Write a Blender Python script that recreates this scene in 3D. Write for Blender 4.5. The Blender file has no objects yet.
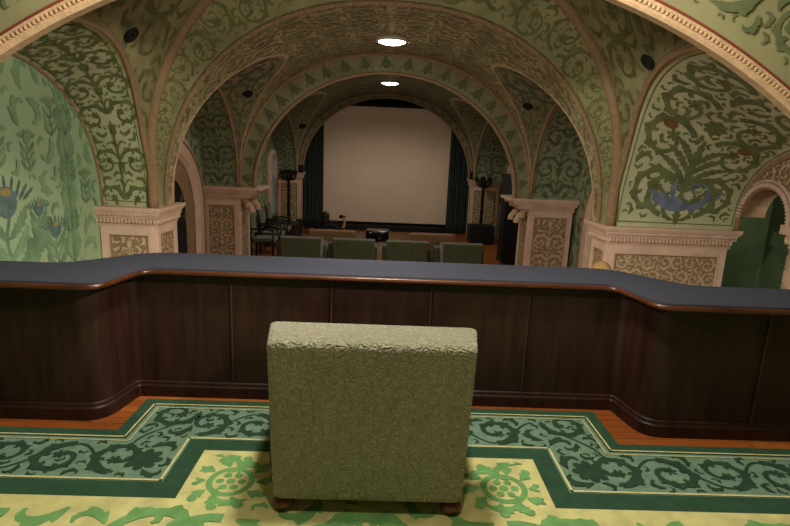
import bpy, bmesh, math, random
from mathutils import Vector, Matrix
from math import sin, cos, pi, sqrt, radians, atan2
rng = random.Random(7)
scene = bpy.context.scene
col = scene.collection

# ------------------------------------------------------------------ materials
def lin(c):
    return tuple(((v/255)/12.92 if v/255 <= .04045 else ((v/255+.055)/1.055)**2.4) for v in c)
def mat(name, rgb, rough=.8, var=.18, scale=6.0, bump=0.0, bscale=40.0, metal=0.0, spec=.4, sheen=0.0, rgb2=None, emis=None, kind='noise', stretch=None, coat=0.0):
    m = bpy.data.materials.new(name); m.use_nodes = True
    nt = m.node_tree; N = nt.nodes; L = nt.links
    b = N['Principled BSDF']
    b.inputs['Roughness'].default_value = rough; b.inputs['Metallic'].default_value = metal
    b.inputs['Specular IOR Level'].default_value = spec
    if sheen: b.inputs['Sheen Weight'].default_value = sheen
    if coat: b.inputs['Coat Weight'].default_value = coat; b.inputs['Coat Roughness'].default_value = .25
    c = lin(rgb)
    c2 = lin(rgb2) if rgb2 else tuple(x*(1-var*1.6) for x in c)
    c1 = c if rgb2 else tuple(min(1, x*(1+var)) for x in c)
    tc = N.new('ShaderNodeTexCoord'); mp = N.new('ShaderNodeMapping')
    L.new(tc.outputs['Object'], mp.inputs['Vector'])
    if stretch: mp.inputs['Scale'].default_value = stretch
    nz = N.new('ShaderNodeTexNoise'); nz.inputs['Scale'].default_value = scale; nz.inputs['Detail'].default_value = 6
    L.new(mp.outputs['Vector'], nz.inputs['Vector'])
    rp = N.new('ShaderNodeValToRGB'); rp.color_ramp.elements[0].position = .3; rp.color_ramp.elements[1].position = .7
    rp.color_ramp.elements[0].color = (*c2, 1); rp.color_ramp.elements[1].color = (*c1, 1)
    L.new(nz.outputs['Fac'], rp.inputs['Fac']); L.new(rp.outputs['Color'], b.inputs['Base Color'])
    if bump:
        bp = N.new('ShaderNodeBump'); bp.inputs['Strength'].default_value = bump; bp.inputs['Distance'].default_value = .02
        if kind == 'brocade':
            # damask relief: warped rosettes of raised rings
            n2 = N.new('ShaderNodeTexNoise'); n2.inputs['Scale'].default_value = bscale*.8; n2.inputs['Detail'].default_value = 1.0
            L.new(mp.outputs['Vector'], n2.inputs['Vector'])
            ad = N.new('ShaderNodeMixRGB'); ad.blend_type = 'ADD'; ad.inputs['Fac'].default_value = .05
            L.new(mp.outputs['Vector'], ad.inputs['Color1']); L.new(n2.outputs['Color'], ad.inputs['Color2'])
            vo = N.new('ShaderNodeTexVoronoi'); vo.inputs['Scale'].default_value = bscale*.5; vo.inputs['Randomness'].default_value = .75
            L.new(ad.outputs['Color'], vo.inputs['Vector'])
            ml = N.new('ShaderNodeMath'); ml.operation = 'MULTIPLY'; ml.inputs[1].default_value = 19.0; L.new(vo.outputs['Distance'], ml.inputs[0])
            sn = N.new('ShaderNodeMath'); sn.operation = 'SINE'; L.new(ml.outputs[0], sn.inputs[0])
            L.new(sn.outputs[0], bp.inputs['Height']); bp.inputs['Distance'].default_value = .0035
        else:
            n2 = N.new('ShaderNodeTexNoise'); n2.inputs['Scale'].default_value = bscale; n2.inputs['Detail'].default_value = 4
            L.new(mp.outputs['Vector'], n2.inputs['Vector']); L.new(n2.outputs['Fac'], bp.inputs['Height'])
        L.new(bp.outputs['Normal'], b.inputs['Normal'])
    if emis:
        b.inputs['Emission Color'].default_value = (*lin(emis[0]), 1); b.inputs['Emission Strength'].default_value = emis[1]
    return m

def mat_planks(name, a, b_, vertical=False):
    m = bpy.data.materials.new(name); m.use_nodes = True
    nt = m.node_tree; N = nt.nodes; L = nt.links; b = N['Principled BSDF']; b.inputs['Roughness'].default_value = .38
    tc = N.new('ShaderNodeTexCoord'); mp = N.new('ShaderNodeMapping'); L.new(tc.outputs['Object'], mp.inputs['Vector'])
    br = N.new('ShaderNodeTexBrick'); br.inputs['Scale'].default_value = 1; br.inputs['Brick Width'].default_value = 1.1; br.inputs['Row Height'].default_value = .07
    br.inputs['Mortar Size'].default_value = .002; br.inputs['Color1'].default_value = (*lin(a), 1); br.inputs['Color2'].default_value = (*lin(b_), 1); br.inputs['Mortar'].default_value = (.03, .012, .005, 1)
    L.new(mp.outputs['Vector'], br.inputs['Vector'])
    nz = N.new('ShaderNodeTexNoise'); nz.inputs['Scale'].default_value = 5; nz.inputs['Detail'].default_value = 6
    m2 = N.new('ShaderNodeMapping'); m2.inputs['Scale'].default_value = (1, 14, 1); L.new(tc.outputs['Object'], m2.inputs['Vector']); L.new(m2.outputs['Vector'], nz.inputs['Vector'])
    mx = N.new('ShaderNodeMixRGB'); mx.blend_type = 'OVERLAY'; mx.inputs['Fac'].default_value = .5
    L.new(br.outputs['Color'], mx.inputs['Color1']); L.new(nz.outputs['Fac'], mx.inputs['Color2']); L.new(mx.outputs['Color'], b.inputs['Base Color'])
    return m

M = {}
M['vault'] = mat('vault_plaster', (146, 142, 100), .9, .16, 3.0)
M['vault_d'] = mat('vault_paint_green', (112, 112, 68), .9, .22, 5.0)
M['vault_b'] = mat('vault_paint_ochre', (118, 94, 54), .9, .2, 5.0)
M['spandrel'] = mat('spandrel_plaster', (194, 194, 152), .9, .1, 2.5)
M['spandrel_d'] = mat('spandrel_paint_green', (110, 120, 76), .9, .2, 7.0)
M['spandrel_b'] = mat('spandrel_paint_brown', (122, 92, 48), .9, .2, 7.0)
M['spandrel_bl'] = mat('spandrel_paint_blue', (118, 128, 148), .9, .2, 9.0)
M['ribbon'] = mat('barrel_plaster', (172, 166, 124), .9, .14, 2.5)
M['ribbon_d'] = mat('barrel_paint_brown', (136, 126, 86), .9, .2, 5.0)
M['mural'] = mat('mural_plaster', (156, 184, 142), .9, .2, 1.6, rgb2=(170, 188, 142))
M['mural_d'] = mat('mural_paint_green', (118, 150, 112), .9, .22, 6.0)
M['mural_m'] = mat('mural_paint_soft_green', (134, 166, 124), .9, .16, 6.0)
M['mural_bl'] = mat('mural_paint_blue', (100, 124, 118), .9, .2, 8.0)
M['mural_o'] = mat('mural_paint_orange', (160, 142, 82), .9, .2, 8.0)
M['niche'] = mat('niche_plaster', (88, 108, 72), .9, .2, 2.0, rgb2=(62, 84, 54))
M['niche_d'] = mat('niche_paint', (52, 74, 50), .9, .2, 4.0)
M['stone'] = mat('carved_stone', (216, 184, 160), .8, .08, 5.0, .15, 30)
M['stone_d'] = mat('carved_stone_brown', (150, 122, 90), .9, .16, 12.0, .3, 40)  # brown stone for relief grounds, bands and mouldings
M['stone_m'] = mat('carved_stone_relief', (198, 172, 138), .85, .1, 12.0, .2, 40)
M['mould'] = mat('moulding_stone', (150, 122, 88), .85, .12, 20.0, .2, 50)
M['arch_d'] = mat('arch_paint_olive', (112, 110, 66), .9, .18, 5.0)
M['hall_v'] = mat('hall_plaster', (140, 136, 102), .9, .14, 3.0)
M['hall_d'] = mat('hall_paint_green', (98, 106, 72), .9, .18, 5.0)
M['hall_b'] = mat('hall_paint_ochre', (118, 104, 68), .9, .18, 5.0)
M['hall_s'] = mat('hall_spandrel_plaster', (142, 146, 114), .9, .12, 3.0)
M['hall_sd'] = mat('hall_spandrel_paint', (90, 102, 72), .9, .18, 5.0)
M['front'] = mat('front_arch_plaster', (134, 130, 92), .9, .12, 2.5)
M['front_d'] = mat('front_arch_paint', (90, 98, 62), .9, .18, 6.0)
M['front_b'] = mat('front_arch_ochre', (128, 108, 66), .9, .18, 6.0)
M['mould_l'] = mat('moulding_light', (186, 154, 118), .85, .1, 20.0, .2, 60)
M['mould_r'] = mat('moulding_red_line', (120, 52, 30), .85, .1)
M['batten'] = mat('worn_walnut', (62, 38, 26), .4, .2, 8.0)
M['wood'] = mat('dark_walnut', (46, 26, 18), .42, .3, 3.0, .06, 30, stretch=(6, 6, .7), spec=.3)
M['wood_rail'] = mat('rail_wood', (78, 40, 22), .32, .3, 4.0, stretch=(1, 8, 8), coat=.3)
M['blue'] = mat('blue_grey_carpet_cloth', (64, 66, 77), .95, .1, 60.0, .5, 220, spec=.15)
M['chair'] = mat('sage_brocade', (138, 134, 108), .7, .05, 2.0, 1.0, 38.0, kind='brocade', sheen=.35)
M['foot'] = mat('turned_foot_wood', (92, 48, 26), .25, .2, 8.0, coat=.4)
M['seat_green'] = mat('green_velour', (84, 88, 60), .9, .12, 8.0, .3, 60, sheen=.3)
M['seat_tan'] = mat('tan_upholstery', (152, 114, 80), .9, .12, 8.0, .3, 60, sheen=.2)
M['black'] = mat('black_lacquer', (16, 15, 14), .4, .2, 8.0)
M['black_m'] = mat('black_matte', (20, 19, 18), .8, .2, 8.0)
M['gloss'] = mat('black_gloss_plastic', (14, 14, 15), .18, .1, 8.0)
M['iron'] = mat('dark_iron', (30, 24, 18), .5, .2, 20.0, metal=.5)
M['screen'] = mat('projection_screen_cloth', (236, 212, 186), .9, .03, 1.2)
M['screen_edge'] = mat('screen_black_border', (18, 16, 14), .8, .1)
M['curtain'] = mat('dark_green_curtain', (24, 46, 36), .9, .2, 4.0, sheen=.3)
M['floor'] = mat_planks('orange_parquet', (168, 96, 40), (140, 74, 30))
M['c_green'] = mat('carpet_dark_green', (48, 84, 60), .97, .12, 14.0, .5, 260)
M['c_band'] = mat('carpet_pale_green', (122, 152, 128), .97, .12, 16.0, .5, 260)
M['c_scroll'] = mat('carpet_deep_green_scroll', (46, 76, 54), .97, .14, 20.0, .5, 260)
M['c_line'] = mat('carpet_cream_line', (214, 208, 150), .97, .1, 30.0)
M['c_field'] = mat('carpet_yellow_field', (222, 216, 148), .97, .12, 10.0, .5, 260)
M['c_leaf'] = mat('carpet_leaf_green', (122, 176, 106), .97, .14, 14.0, .5, 260)
M['hall_carpet'] = mat('hall_carpet_brown', (110, 74, 50), .97, .3, 5.0, rgb2=(150, 118, 88))
M['skin'] = mat('skin', (206, 158, 128), .6, .05, 8.0)
M['hair'] = mat('dark_hair', (34, 20, 18), .6, .2, 20.0)
M['blonde'] = mat('blonde_hair', (206, 164, 98), .55, .35, 9.0, .6, 60, stretch=(14, 14, 1.5))
M['cloth'] = mat('black_cloth', (22, 20, 24), .9, .2, 8.0)
M['cloth2'] = mat('grey_cloth', (70, 72, 84), .9, .2, 8.0)
M['lampglow'] = mat('lamp_diffuser', (255, 246, 226), .5, .0, emis=((255, 246, 228), 14.0))
M['lampring'] = mat('lamp_ring', (196, 190, 176), .4, .05)
M['vent'] = mat('vent_iron', (26, 20, 14), .7, .2, 20.0)
M['plain'] = mat('balcony_plaster', (120, 116, 82), .9, .1)
M['pane'] = mat('frosted_window_pane', (150, 158, 166), .4, .1, emis=((150, 156, 160), .04))
M['dark'] = mat('near_black_paint', (14, 12, 10), .95, .1)  # plain near-black for stage back, eyes and vent grilles
M['terra'] = mat('terracotta', (112, 56, 34), .8, .15)

# ------------------------------------------------------------------ mesh builder
class MB:
    def __init__(s): s.v = []; s.f = []; s.m = []
    def add(s, vs, fs, mi=0):
        b = len(s.v); s.v += [tuple(v) for v in vs]; s.f += [tuple(b+i for i in f) for f in fs]; s.m += [mi]*len(fs); return s
    def box(s, c, d, mi=0, M4=None, taper=1.0):
        x, y, z = [k/2 for k in d]
        vs = [Vector((sx*x*(taper if sz > 0 else 1), sy*y*(taper if sz > 0 else 1), sz*z)) for sz in (-1, 1) for sy in (-1, 1) for sx in (-1, 1)]
        if M4 is not None: vs = [M4 @ v for v in vs]
        vs = [v+Vector(c) for v in vs]
        return s.add(vs, [(0, 2, 3, 1), (4, 5, 7, 6), (0, 1, 5, 4), (2, 6, 7, 3), (0, 4, 6, 2), (1, 3, 7, 5)], mi)
    def grid(s, P, mi=0, closed=False):
        n, k = len(P), len(P[0])
        vs = [p for r in P for p in r]; fs = []
        for i in range(n-1):
            for j in range(k-1): fs.append((i*k+j, i*k+j+1, (i+1)*k+j+1, (i+1)*k+j))
            if closed: fs.append((i*k+k-1, i*k, (i+1)*k, (i+1)*k+k-1))
        return s.add(vs, fs, mi)
    def tube(s, pts, r, seg=8, mi=0, cap=True, up=None):
        pts = [Vector(p) for p in pts]; n = len(pts); rs = r if isinstance(r, (list, tuple)) else [r]*n
        rows = []; ref = Vector(up) if up else None
        for i, p in enumerate(pts):
            t = (pts[min(i+1, n-1)]-pts[max(i-1, 0)]).normalized()
            if ref is None or abs(t.dot(ref)) > .99: ref = Vector((0, 0, 1)) if abs(t.z) < .9 else Vector((1, 0, 0))
            a = (ref-t*ref.dot(t)).normalized(); b = t.cross(a)
            if not up: ref = a
            rows.append([p+(a*cos(2*pi*k/seg)+b*sin(2*pi*k/seg))*rs[i] for k in range(seg)])
        s.grid(rows, mi, True)
        if cap:
            b0 = len(s.v)-n*seg
            s.f.append(tuple(b0+k for k in range(seg))); s.f.append(tuple(b0+(n-1)*seg+k for k in reversed(range(seg)))); s.m += [mi, mi]
        return s
    def lathe(s, prof, c=(0, 0, 0), seg=20, mi=0):
        rows = [[(c[0]+r*cos(2*pi*k/seg), c[1]+r*sin(2*pi*k/seg), c[2]+z) for k in range(seg)] for r, z in prof]
        return s.grid(rows, mi, True)
    def ell(s, c, r, mi=0, seg=14, M4=None):
        prof = [(sin(pi*i/8), -cos(pi*i/8)) for i in range(9)]
        rows = []
        for a, z in prof:
            row = []
            for k in range(seg):
                v = Vector((max(a, .001)*cos(2*pi*k/seg)*r[0], max(a, .001)*sin(2*pi*k/seg)*r[1], z*r[2]))
                if M4 is not None: v = M4 @ v
                row.append(v+Vector(c))
            rows.append(row)
        return s.grid(rows, mi, True)
    def build(s, name, mats, parent=None, smooth=None, bevel=0, loc=None):
        me = bpy.data.meshes.new(name); me.from_pydata(s.v, [], s.f); 
        for m in (mats if isinstance(mats, list) else [mats]): me.materials.append(m)
        me.polygons.foreach_set('material_index', s.m)
        bm = bmesh.new(); bm.from_mesh(me)
        if smooth != 'paint': bmesh.ops.recalc_face_normals(bm, faces=bm.faces)
        bm.to_mesh(me); bm.free()
        o = bpy.data.objects.new(name, me); col.objects.link(o)
        if smooth:
            if smooth == 'paint' or smooth is True:
                me.polygons.foreach_set('use_smooth', [True]*len(me.polygons))
            else:
                me.polygons.foreach_set('use_smooth', [True]*len(me.polygons)); me.set_sharp_from_angle(angle=radians(smooth))
        if bevel:
            b = o.modifiers.new('bevel', 'BEVEL'); b.width = bevel; b.segments = 3; b.limit_method = 'ANGLE'; b.angle_limit = radians(40)
        if parent: o.parent = parent
        if loc: o.location = loc
        return o

def tag(o, label=None, cat=None, group=None, kind=None):
    for k, v in (('label', label), ('category', cat), ('group', group), ('kind', kind)):
        if v: o[k] = v
    return o
def empty(name, loc=(0, 0, 0), rz=0):
    o = bpy.data.objects.new(name, None); o.empty_display_size = .1; o.location = loc; o.rotation_euler = (0, 0, rz); col.objects.link(o); return o
def copy_tree(o, parent=None):
    c = o.copy(); col.objects.link(c)
    if parent: c.parent = parent
    for ch in list(o.children): copy_tree(ch, c)
    return c
def struct(o): o['kind'] = 'structure'; return o

# ------------------------------------------------------------------ painted ornament in (u, v)
class Orn:
    """collects flat polygons (list of uv quads, colour index)"""
    def __init__(s, seed=1): s.p = []; s.r = random.Random(seed); s.wt = 1.0
    def strip(s, L, R, ci):
        for i in range(len(L)-1): s.p.append(([L[i], R[i], R[i+1], L[i+1]], ci))
    def ribbon(s, pts, ws, ci=1):
        n = len(pts); L = []; R = []
        for i, (x, y) in enumerate(pts):
            x0, y0 = pts[max(0, i-1)]; x1, y1 = pts[min(n-1, i+1)]
            d = sqrt((x1-x0)**2+(y1-y0)**2) or 1; nx, ny = -(y1-y0)/d, (x1-x0)/d
            w = ws[i] if isinstance(ws, list) else ws
            L.append((x+nx*w/2, y+ny*w/2)); R.append((x-nx*w/2, y-ny*w/2))
        s.strip(L, R, ci)
    def curve(s, x, y, a, Ln, k0, k1, n=14):
        pts = [(x, y)]; hs = [a]; d = Ln/n
        for i in range(n):
            k = k0+(k1-k0)*((i+.5)/n)**1.5; a += k*d; x += cos(a)*d; y += sin(a)*d; pts.append((x, y)); hs.append(a)
        return pts, hs
    def leaf(s, x, y, a, Ln, W, bend=0, ci=1, lobes=3):
        n = lobes*4; pts, hs = s.curve(x, y, a, Ln, bend/Ln, bend/Ln*2, n)
        L = []; R = []
        for i, (px, py) in enumerate(pts):
            t = i/n; ph = (i % 4)/4
            w = W*(sin(pi*min(1, t*.92+.06))**.8)*(.55+.6*ph if i < n else 0)
            nx, ny = -sin(hs[i]), cos(hs[i]); fx, fy = cos(hs[i])*w*.35, sin(hs[i])*w*.35
            L.append((px+nx*w+fx, py+ny*w+fy)); R.append((px-nx*w+fx, py-ny*w+fy))
        s.strip(L, pts, ci); s.strip(pts, R, ci)
    def disc(s, x, y, r, ci=1, n=10, r2=None, a0=0):
        r2 = r2 or r
        q = [(x+r*cos(2*pi*k/n+a0), y+r2*sin(2*pi*k/n+a0)) for k in range(n)]
        for k in range(n): s.p.append(([(x, y), q[k], q[(k+1) % n]], ci))
    def ring(s, x, y, r0, r1, ci=1, n=20):
        for k in range(n):
            a, b = 2*pi*k/n, 2*pi*(k+1)/n
            s.p.append(([(x+r0*cos(a), y+r0*sin(a)), (x+r1*cos(a), y+r1*sin(a)), (x+r1*cos(b), y+r1*sin(b)), (x+r0*cos(b), y+r0*sin(b))], ci))
    def flower(s, x, y, r, ci=1, cj=2, n=6, a0=0):
        for k in range(n): s.leaf(x, y, a0+2*pi*k/n, r, r*.3, 0, ci, 1)
        s.disc(x, y, r*.32, cj, 8)
    def comma(s, x, y, a, L, W, h, ci=1, lobes=3):
        """curling acanthus lobe: smooth inner edge, notched outer edge"""
        n = lobes*4; pts, hs = s.curve(x, y, a, L, h*.5/L, h*6.5/L, n); A = []; B = []
        for i, (px, py) in enumerate(pts):
            t = i/n; env = (sin(pi*(t*.93+.05))**.8)*(1-.35*t)
            wo = W*env*(.6+.75*((i % 4)/4 if i < n-1 else 0)); wi = W*env*.45
            nx, ny = -sin(hs[i]), cos(hs[i]); sg = 1 if h < 0 else -1; f = W*.5*((i % 4)/4)
            A.append((px+nx*wo*sg+cos(hs[i])*f, py+ny*wo*sg+sin(hs[i])*f)); B.append((px-nx*wi*sg, py-ny*wi*sg))
        s.strip(A, pts, ci); s.strip(pts, B, ci)
    # occupancy, so that strokes never pile up into blobs
    def cells(s, pol, g):
        out = set(); n = len(pol)
        cx = sum(p[0] for p in pol)/n; cy = sum(p[1] for p in pol)/n; out.add((round(cx/g), round(cy/g)))
        for i in range(n):
            p, q = pol[i], pol[(i+1) % n]; k = max(1, int(max(abs(p[0]-q[0]), abs(p[1]-q[1]))/g)+1)
            for j in range(k): out.add((round((p[0]+(q[0]-p[0])*j/k)/g), round((p[1]+(q[1]-p[1])*j/k)/g)))
        return out
    def occ(s, g):
        o = set()
        for pol, ci in s.p: o |= s.cells(pol, g)
        return o
    def fill(s, u0, u1, v0, v1, L, n, ci=1, g=None, inside=None, lobes=3):
        """curling leaves grown into the gaps, none touching another; stencils are turned copies moved on a lattice"""
        g = g or L*.10; used = s.occ(g); r = s.r; stencils = []
        for k in range(72):
            l = L*(1.3, 1.0, .75, .5)[k % 4]; t = Orn(0); t.comma(0, 0, 2*pi*k/72*5, l, l*.24, 1 if k % 2 else -1, ci, lobes if l > L*.6 else 2)
            c = set()
            for pol, _ in t.p: c |= t.cells(pol, g)
            us = [u for pol, _ in t.p for u, v in pol]; vs = [v for pol, _ in t.p for u, v in pol]
            grow = {(i+di, j+dj) for i, j in c for di in (-1, 0, 1) for dj in (-1, 0, 1)}
            stencils.append((t.p, list(c), grow, min(us), max(us), min(vs), max(vs)))
        for q in range(n):
            # big leaves first, small ones later
            lo = 0 if q < n*.35 else 1 if q < n*.6 else 2 if q < n*.8 else 3
            st, c, grow, ua, ub, va, vb = stencils[r.randrange(18)*4+lo]
            i0, j0 = round(r.uniform(u0, u1)/g), round(r.uniform(v0, v1)/g); x, y = i0*g, j0*g
            if x+ua < u0 or x+ub > u1 or y+va < v0 or y+vb > v1: continue
            if any((i+i0, j+j0) in used for i, j in c): continue
            if inside and any(not inside(x+u, y+v) for pol, _ in st for u, v in pol[:1]): continue
            used |= {(i+i0, j+j0) for i, j in grow}
            s.p += [([(x+u, y+v) for u, v in pol], k) for pol, k in st]
    def scroll(s, x, y, a, S, h, ci=1, cj=2, leaves=True, turn=7.2, end=True):
        N = 26; pts = [(x, y)]; hs = [a]
        for i in range(N):
            t = i/N; r = S*(.56*(1-t)**.85+.13); d = turn/N; hm = a+h*d/2
            x += cos(hm)*r*d; y += sin(hm)*r*d; a += h*d; pts.append((x, y)); hs.append(a)
        s.ribbon(pts, [S*(.17-.08*i/N)*s.wt for i in range(N+1)], ci)
        if leaves:
            for i, l, sd in ((2, .50, -1), (5, .46, -1), (8, .42, -1), (11, .36, -1), (14, .28, -1), (4, .30, 1), (8, .26, 1), (12, .2, 1)):
                s.comma(*pts[i], hs[i]+sd*h*.45, S*l*1.1, S*.115*s.wt, -sd*-h*-1.0 if sd < 0 else h, ci, 2)
        if end: s.flower(*pts[-1], S*.2, ci, cj, 6, hs[-1])
        return pts, hs
    def rinceau(s, u0, u1, vc, amp, ci=1, cj=2, n=None, dirn=1, fillers=True):
        n = n or max(1, round((u1-u0)/(amp*1.75))); d = (u1-u0)/n; S = min(amp*1.15, d*.66); N = n*12
        s.ribbon([(u0+d*i/12, vc-dirn*amp*.72*cos(pi*i/12)) for i in range(N+1)], amp*.10, ci)
        for k in range(n):
            sg = dirn*(1 if k % 2 == 0 else -1)
            s.scroll(u0+d*(k+.06), vc-sg*amp*.72, 0, S, sg, ci, cj)
        if fillers: s.fill(u0, u1, vc-amp, vc+amp, amp*.5, int(900*n), ci)
    def candel(s, cu, v0, H, W, ci=1, cj=2, ck=2, lv=3, fillers=True):
        q = Orn(s.r.random()); y = v0+H*.03; st = H*.94/lv; S = min(W*.42, st*.66)
        q.leaf(0, 0, pi/2-.9, W*.34, W*.05, .9, ci, 4)
        for k in range(lv):
            q.scroll(W*.012, y-v0, pi/2-.35, S*(1-.06*k), -1, ci, ck if k % 2 == 0 else cj)
            q.comma(0, y-v0+st*.62, pi/2-.5, st*.42, W*.045, 1, ci, 3); q.comma(W*.01, y-v0+st*.25, pi/2-.15, st*.4, W*.035, -1, ci, 3)
            y += st
        if fillers: q.fill(.01*W, W*.47, 0, H, W*.2, int(1400*lv), ci)
        for sg in (-1, 1):
            for pol, c in q.p: s.p.append(([(cu+sg*u, v0+v) for u, v in pol], c))
        s.ribbon([(cu, v0+H*.02), (cu, v0+H*.5), (cu, v0+H*.98)], W*.03, ci)
        y = v0
        for k in range(lv): s.flower(cu, y+st*.9, W*.07, ci, cj, 6); y += st
    def field(s, u0, u1, v0, v1, S, ci=1, cj=2, fillers=True):
        """staggered field of scrolls"""
        d = S*1.5; nu = max(1, round((u1-u0)/d)); nv = max(1, round((v1-v0)/d))
        for i in range(nu):
            for j in range(nv):
                x = u0+(i+.5)*(u1-u0)/nu+(.18*S if j % 2 else -.18*S); y = v0+(j+.5)*(v1-v0)/nv; h = 1 if (i+j) % 2 else -1
                a = s.r.uniform(0, 6.28); s.scroll(x+S*.55*sin(a)*h, y-S*.55*cos(a)*h, a, S, h, ci, cj)
        if fillers: s.fill(u0, u1, v0, v1, S*.5, min(16000, int(nu*nv*500)), ci)
    def emit(s, mb, mapf, center, off=.004, scale=1.0):
        c = Vector(center); step = min(8e-5, off*.06); last = None; pid = 0
        for q, ci in s.p:
            # neighbouring strokes overlap: every new stroke lies a hair above the one before
            if last is None or ci != last[1] or not any(abs(a[0]-b[0])+abs(a[1]-b[1]) < 1e-7 for a in q for b in last[0]): pid += 1
            last = (q, ci)
            P = []
            for (u, v) in q:
                p = mapf(u, v)
                if p is None: break
                P.append(Vector(p))
            if len(P) != len(q): continue
            n = None
            for i in range(len(P)):
                a = P[(i+1) % len(P)]-P[i]; b = P[(i+2) % len(P)]-P[i]
                n = a.cross(b)
                if n.length > 1e-9: break
            if n.length < 1e-9: continue
            n.normalize()
            if n.dot(c-P[0]) < 0: n = -n; P.reverse()
            d = n*(off+off*.4*(ci-1)+step*(pid % 101))
            mb.add([p+d for p in P], [tuple(range(len(P)))], ci)

# ------------------------------------------------------------------ curves
ZS = .80          # springing
W = 2.80          # half width of the nave
def superx(rise, a, b, n): 
    t = max(0., 1-(max(0., rise)/b)**n); return a*t**(1/n)
def sup(s, a, b, n):      # s: -pi/2..pi/2 -> x, rise
    S, Cc = sin(s), cos(s)
    return (a*(1 if S >= 0 else -1)*abs(S)**(2/n), b*max(Cc, 0)**(2/n))
NB = dict(a=W, b=2.54, n=2.2)
def rope(s): x, r = sup(s, **NB); return x, ZS+r
def prof1(s):             # stilted outer curve of the first arch, s in -1..1 over the arc
    st = .65; a = 2.84; b = 2.65
    # s by normalised length: outer 20 % on each side is the straight stilt
    if abs(s) > .84: return (a if s > 0 else -a), ZS+st*(1-abs(s))/.16
    t = s/.84*pi/2; return a*sin(t), ZS+st+b*cos(t)
def arc(phi, yc, a, rise, n=2.0):    # phi 0 at far springing .. pi at near
    Cc, S = cos(phi), max(sin(phi), 0)
    return yc+a*(1 if Cc >= 0 else -1)*abs(Cc)**(2/n), ZS+rise*S**(2/n)
NPH = 48
PH = [pi*i/NPH for i in range(NPH+1)]

# ================================================================== SETTING
# --- hall vault bays
def bay(idx, y0, y1, sgn, xo, A, B, Cc, ornA, ornB, web=None):
    """side of a bay: ruled faces A(phi)->B(phi)->C(phi); ornament on both."""
    pass

ceil_mats = [M['vault'], M['vault_d'], M['vault_b'], M['spandrel_bl']]
sp_mats = [M['spandrel'], M['spandrel_d'], M['spandrel_b'], M['spandrel_bl']]
hall_mats = [M['hall_v'], M['hall_d'], M['hall_b'], M['hall_b']]
hall_sp = [M['hall_s'], M['hall_sd'], M['hall_sd'], M['hall_b']]
rb_mats = [M['ribbon'], M['ribbon_d'], M['vault_d'], M['vault_b']]

def lerp3(p, q, t): return tuple(p[i]+(q[i]-p[i])*t for i in range(3))

def soffit(name, A, B, mats, orn, center, nu=6, width=None, length=None, phimax=pi):
    """loft between arch curves A, B (functions of phi); orn in u (0..width, A to B), v (arc length from far springing)"""
    mb = MB()
    mb.grid([[lerp3(A(p), B(p), i/nu) for i in range(nu+1)] for p in PH], 0)
    if orn:
        # arc-length table along the middle
        tab = [0.0]; fine = [pi*i/400 for i in range(401)]
        pr = lerp3(A(0), B(0), .5)
        for p in fine[1:]:
            q = lerp3(A(p), B(p), .5); tab.append(tab[-1]+sqrt(sum((q[i]-pr[i])**2 for i in range(3)))); pr = q
        import bisect
        def mp(u, v):
            if u < .01 or u > width-.01 or v < 0 or v > tab[-1]: return None
            i = min(399, max(0, bisect.bisect(tab, v)-1)); t = (v-tab[i])/((tab[i+1]-tab[i]) or 1)
            p = fine[i]+(fine[i+1]-fine[i])*t
            return lerp3(A(p), B(p), u/width)
        orn.emit(mb, mp, center)
    return struct(mb.build(name, mats, smooth='paint'))

def frame_orn(orn, u0, u1, v0, v1, w, ci):
    for a, b in (((u0, v0), (u0, v1)), ((u1, v0), (u1, v1)), ((u0, v0), (u1, v0))):
        n = 40; orn.ribbon([(a[0]+(b[0]-a[0])*i/n, a[1]+(b[1]-a[1])*i/n) for i in range(n+1)], w, ci)

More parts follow.
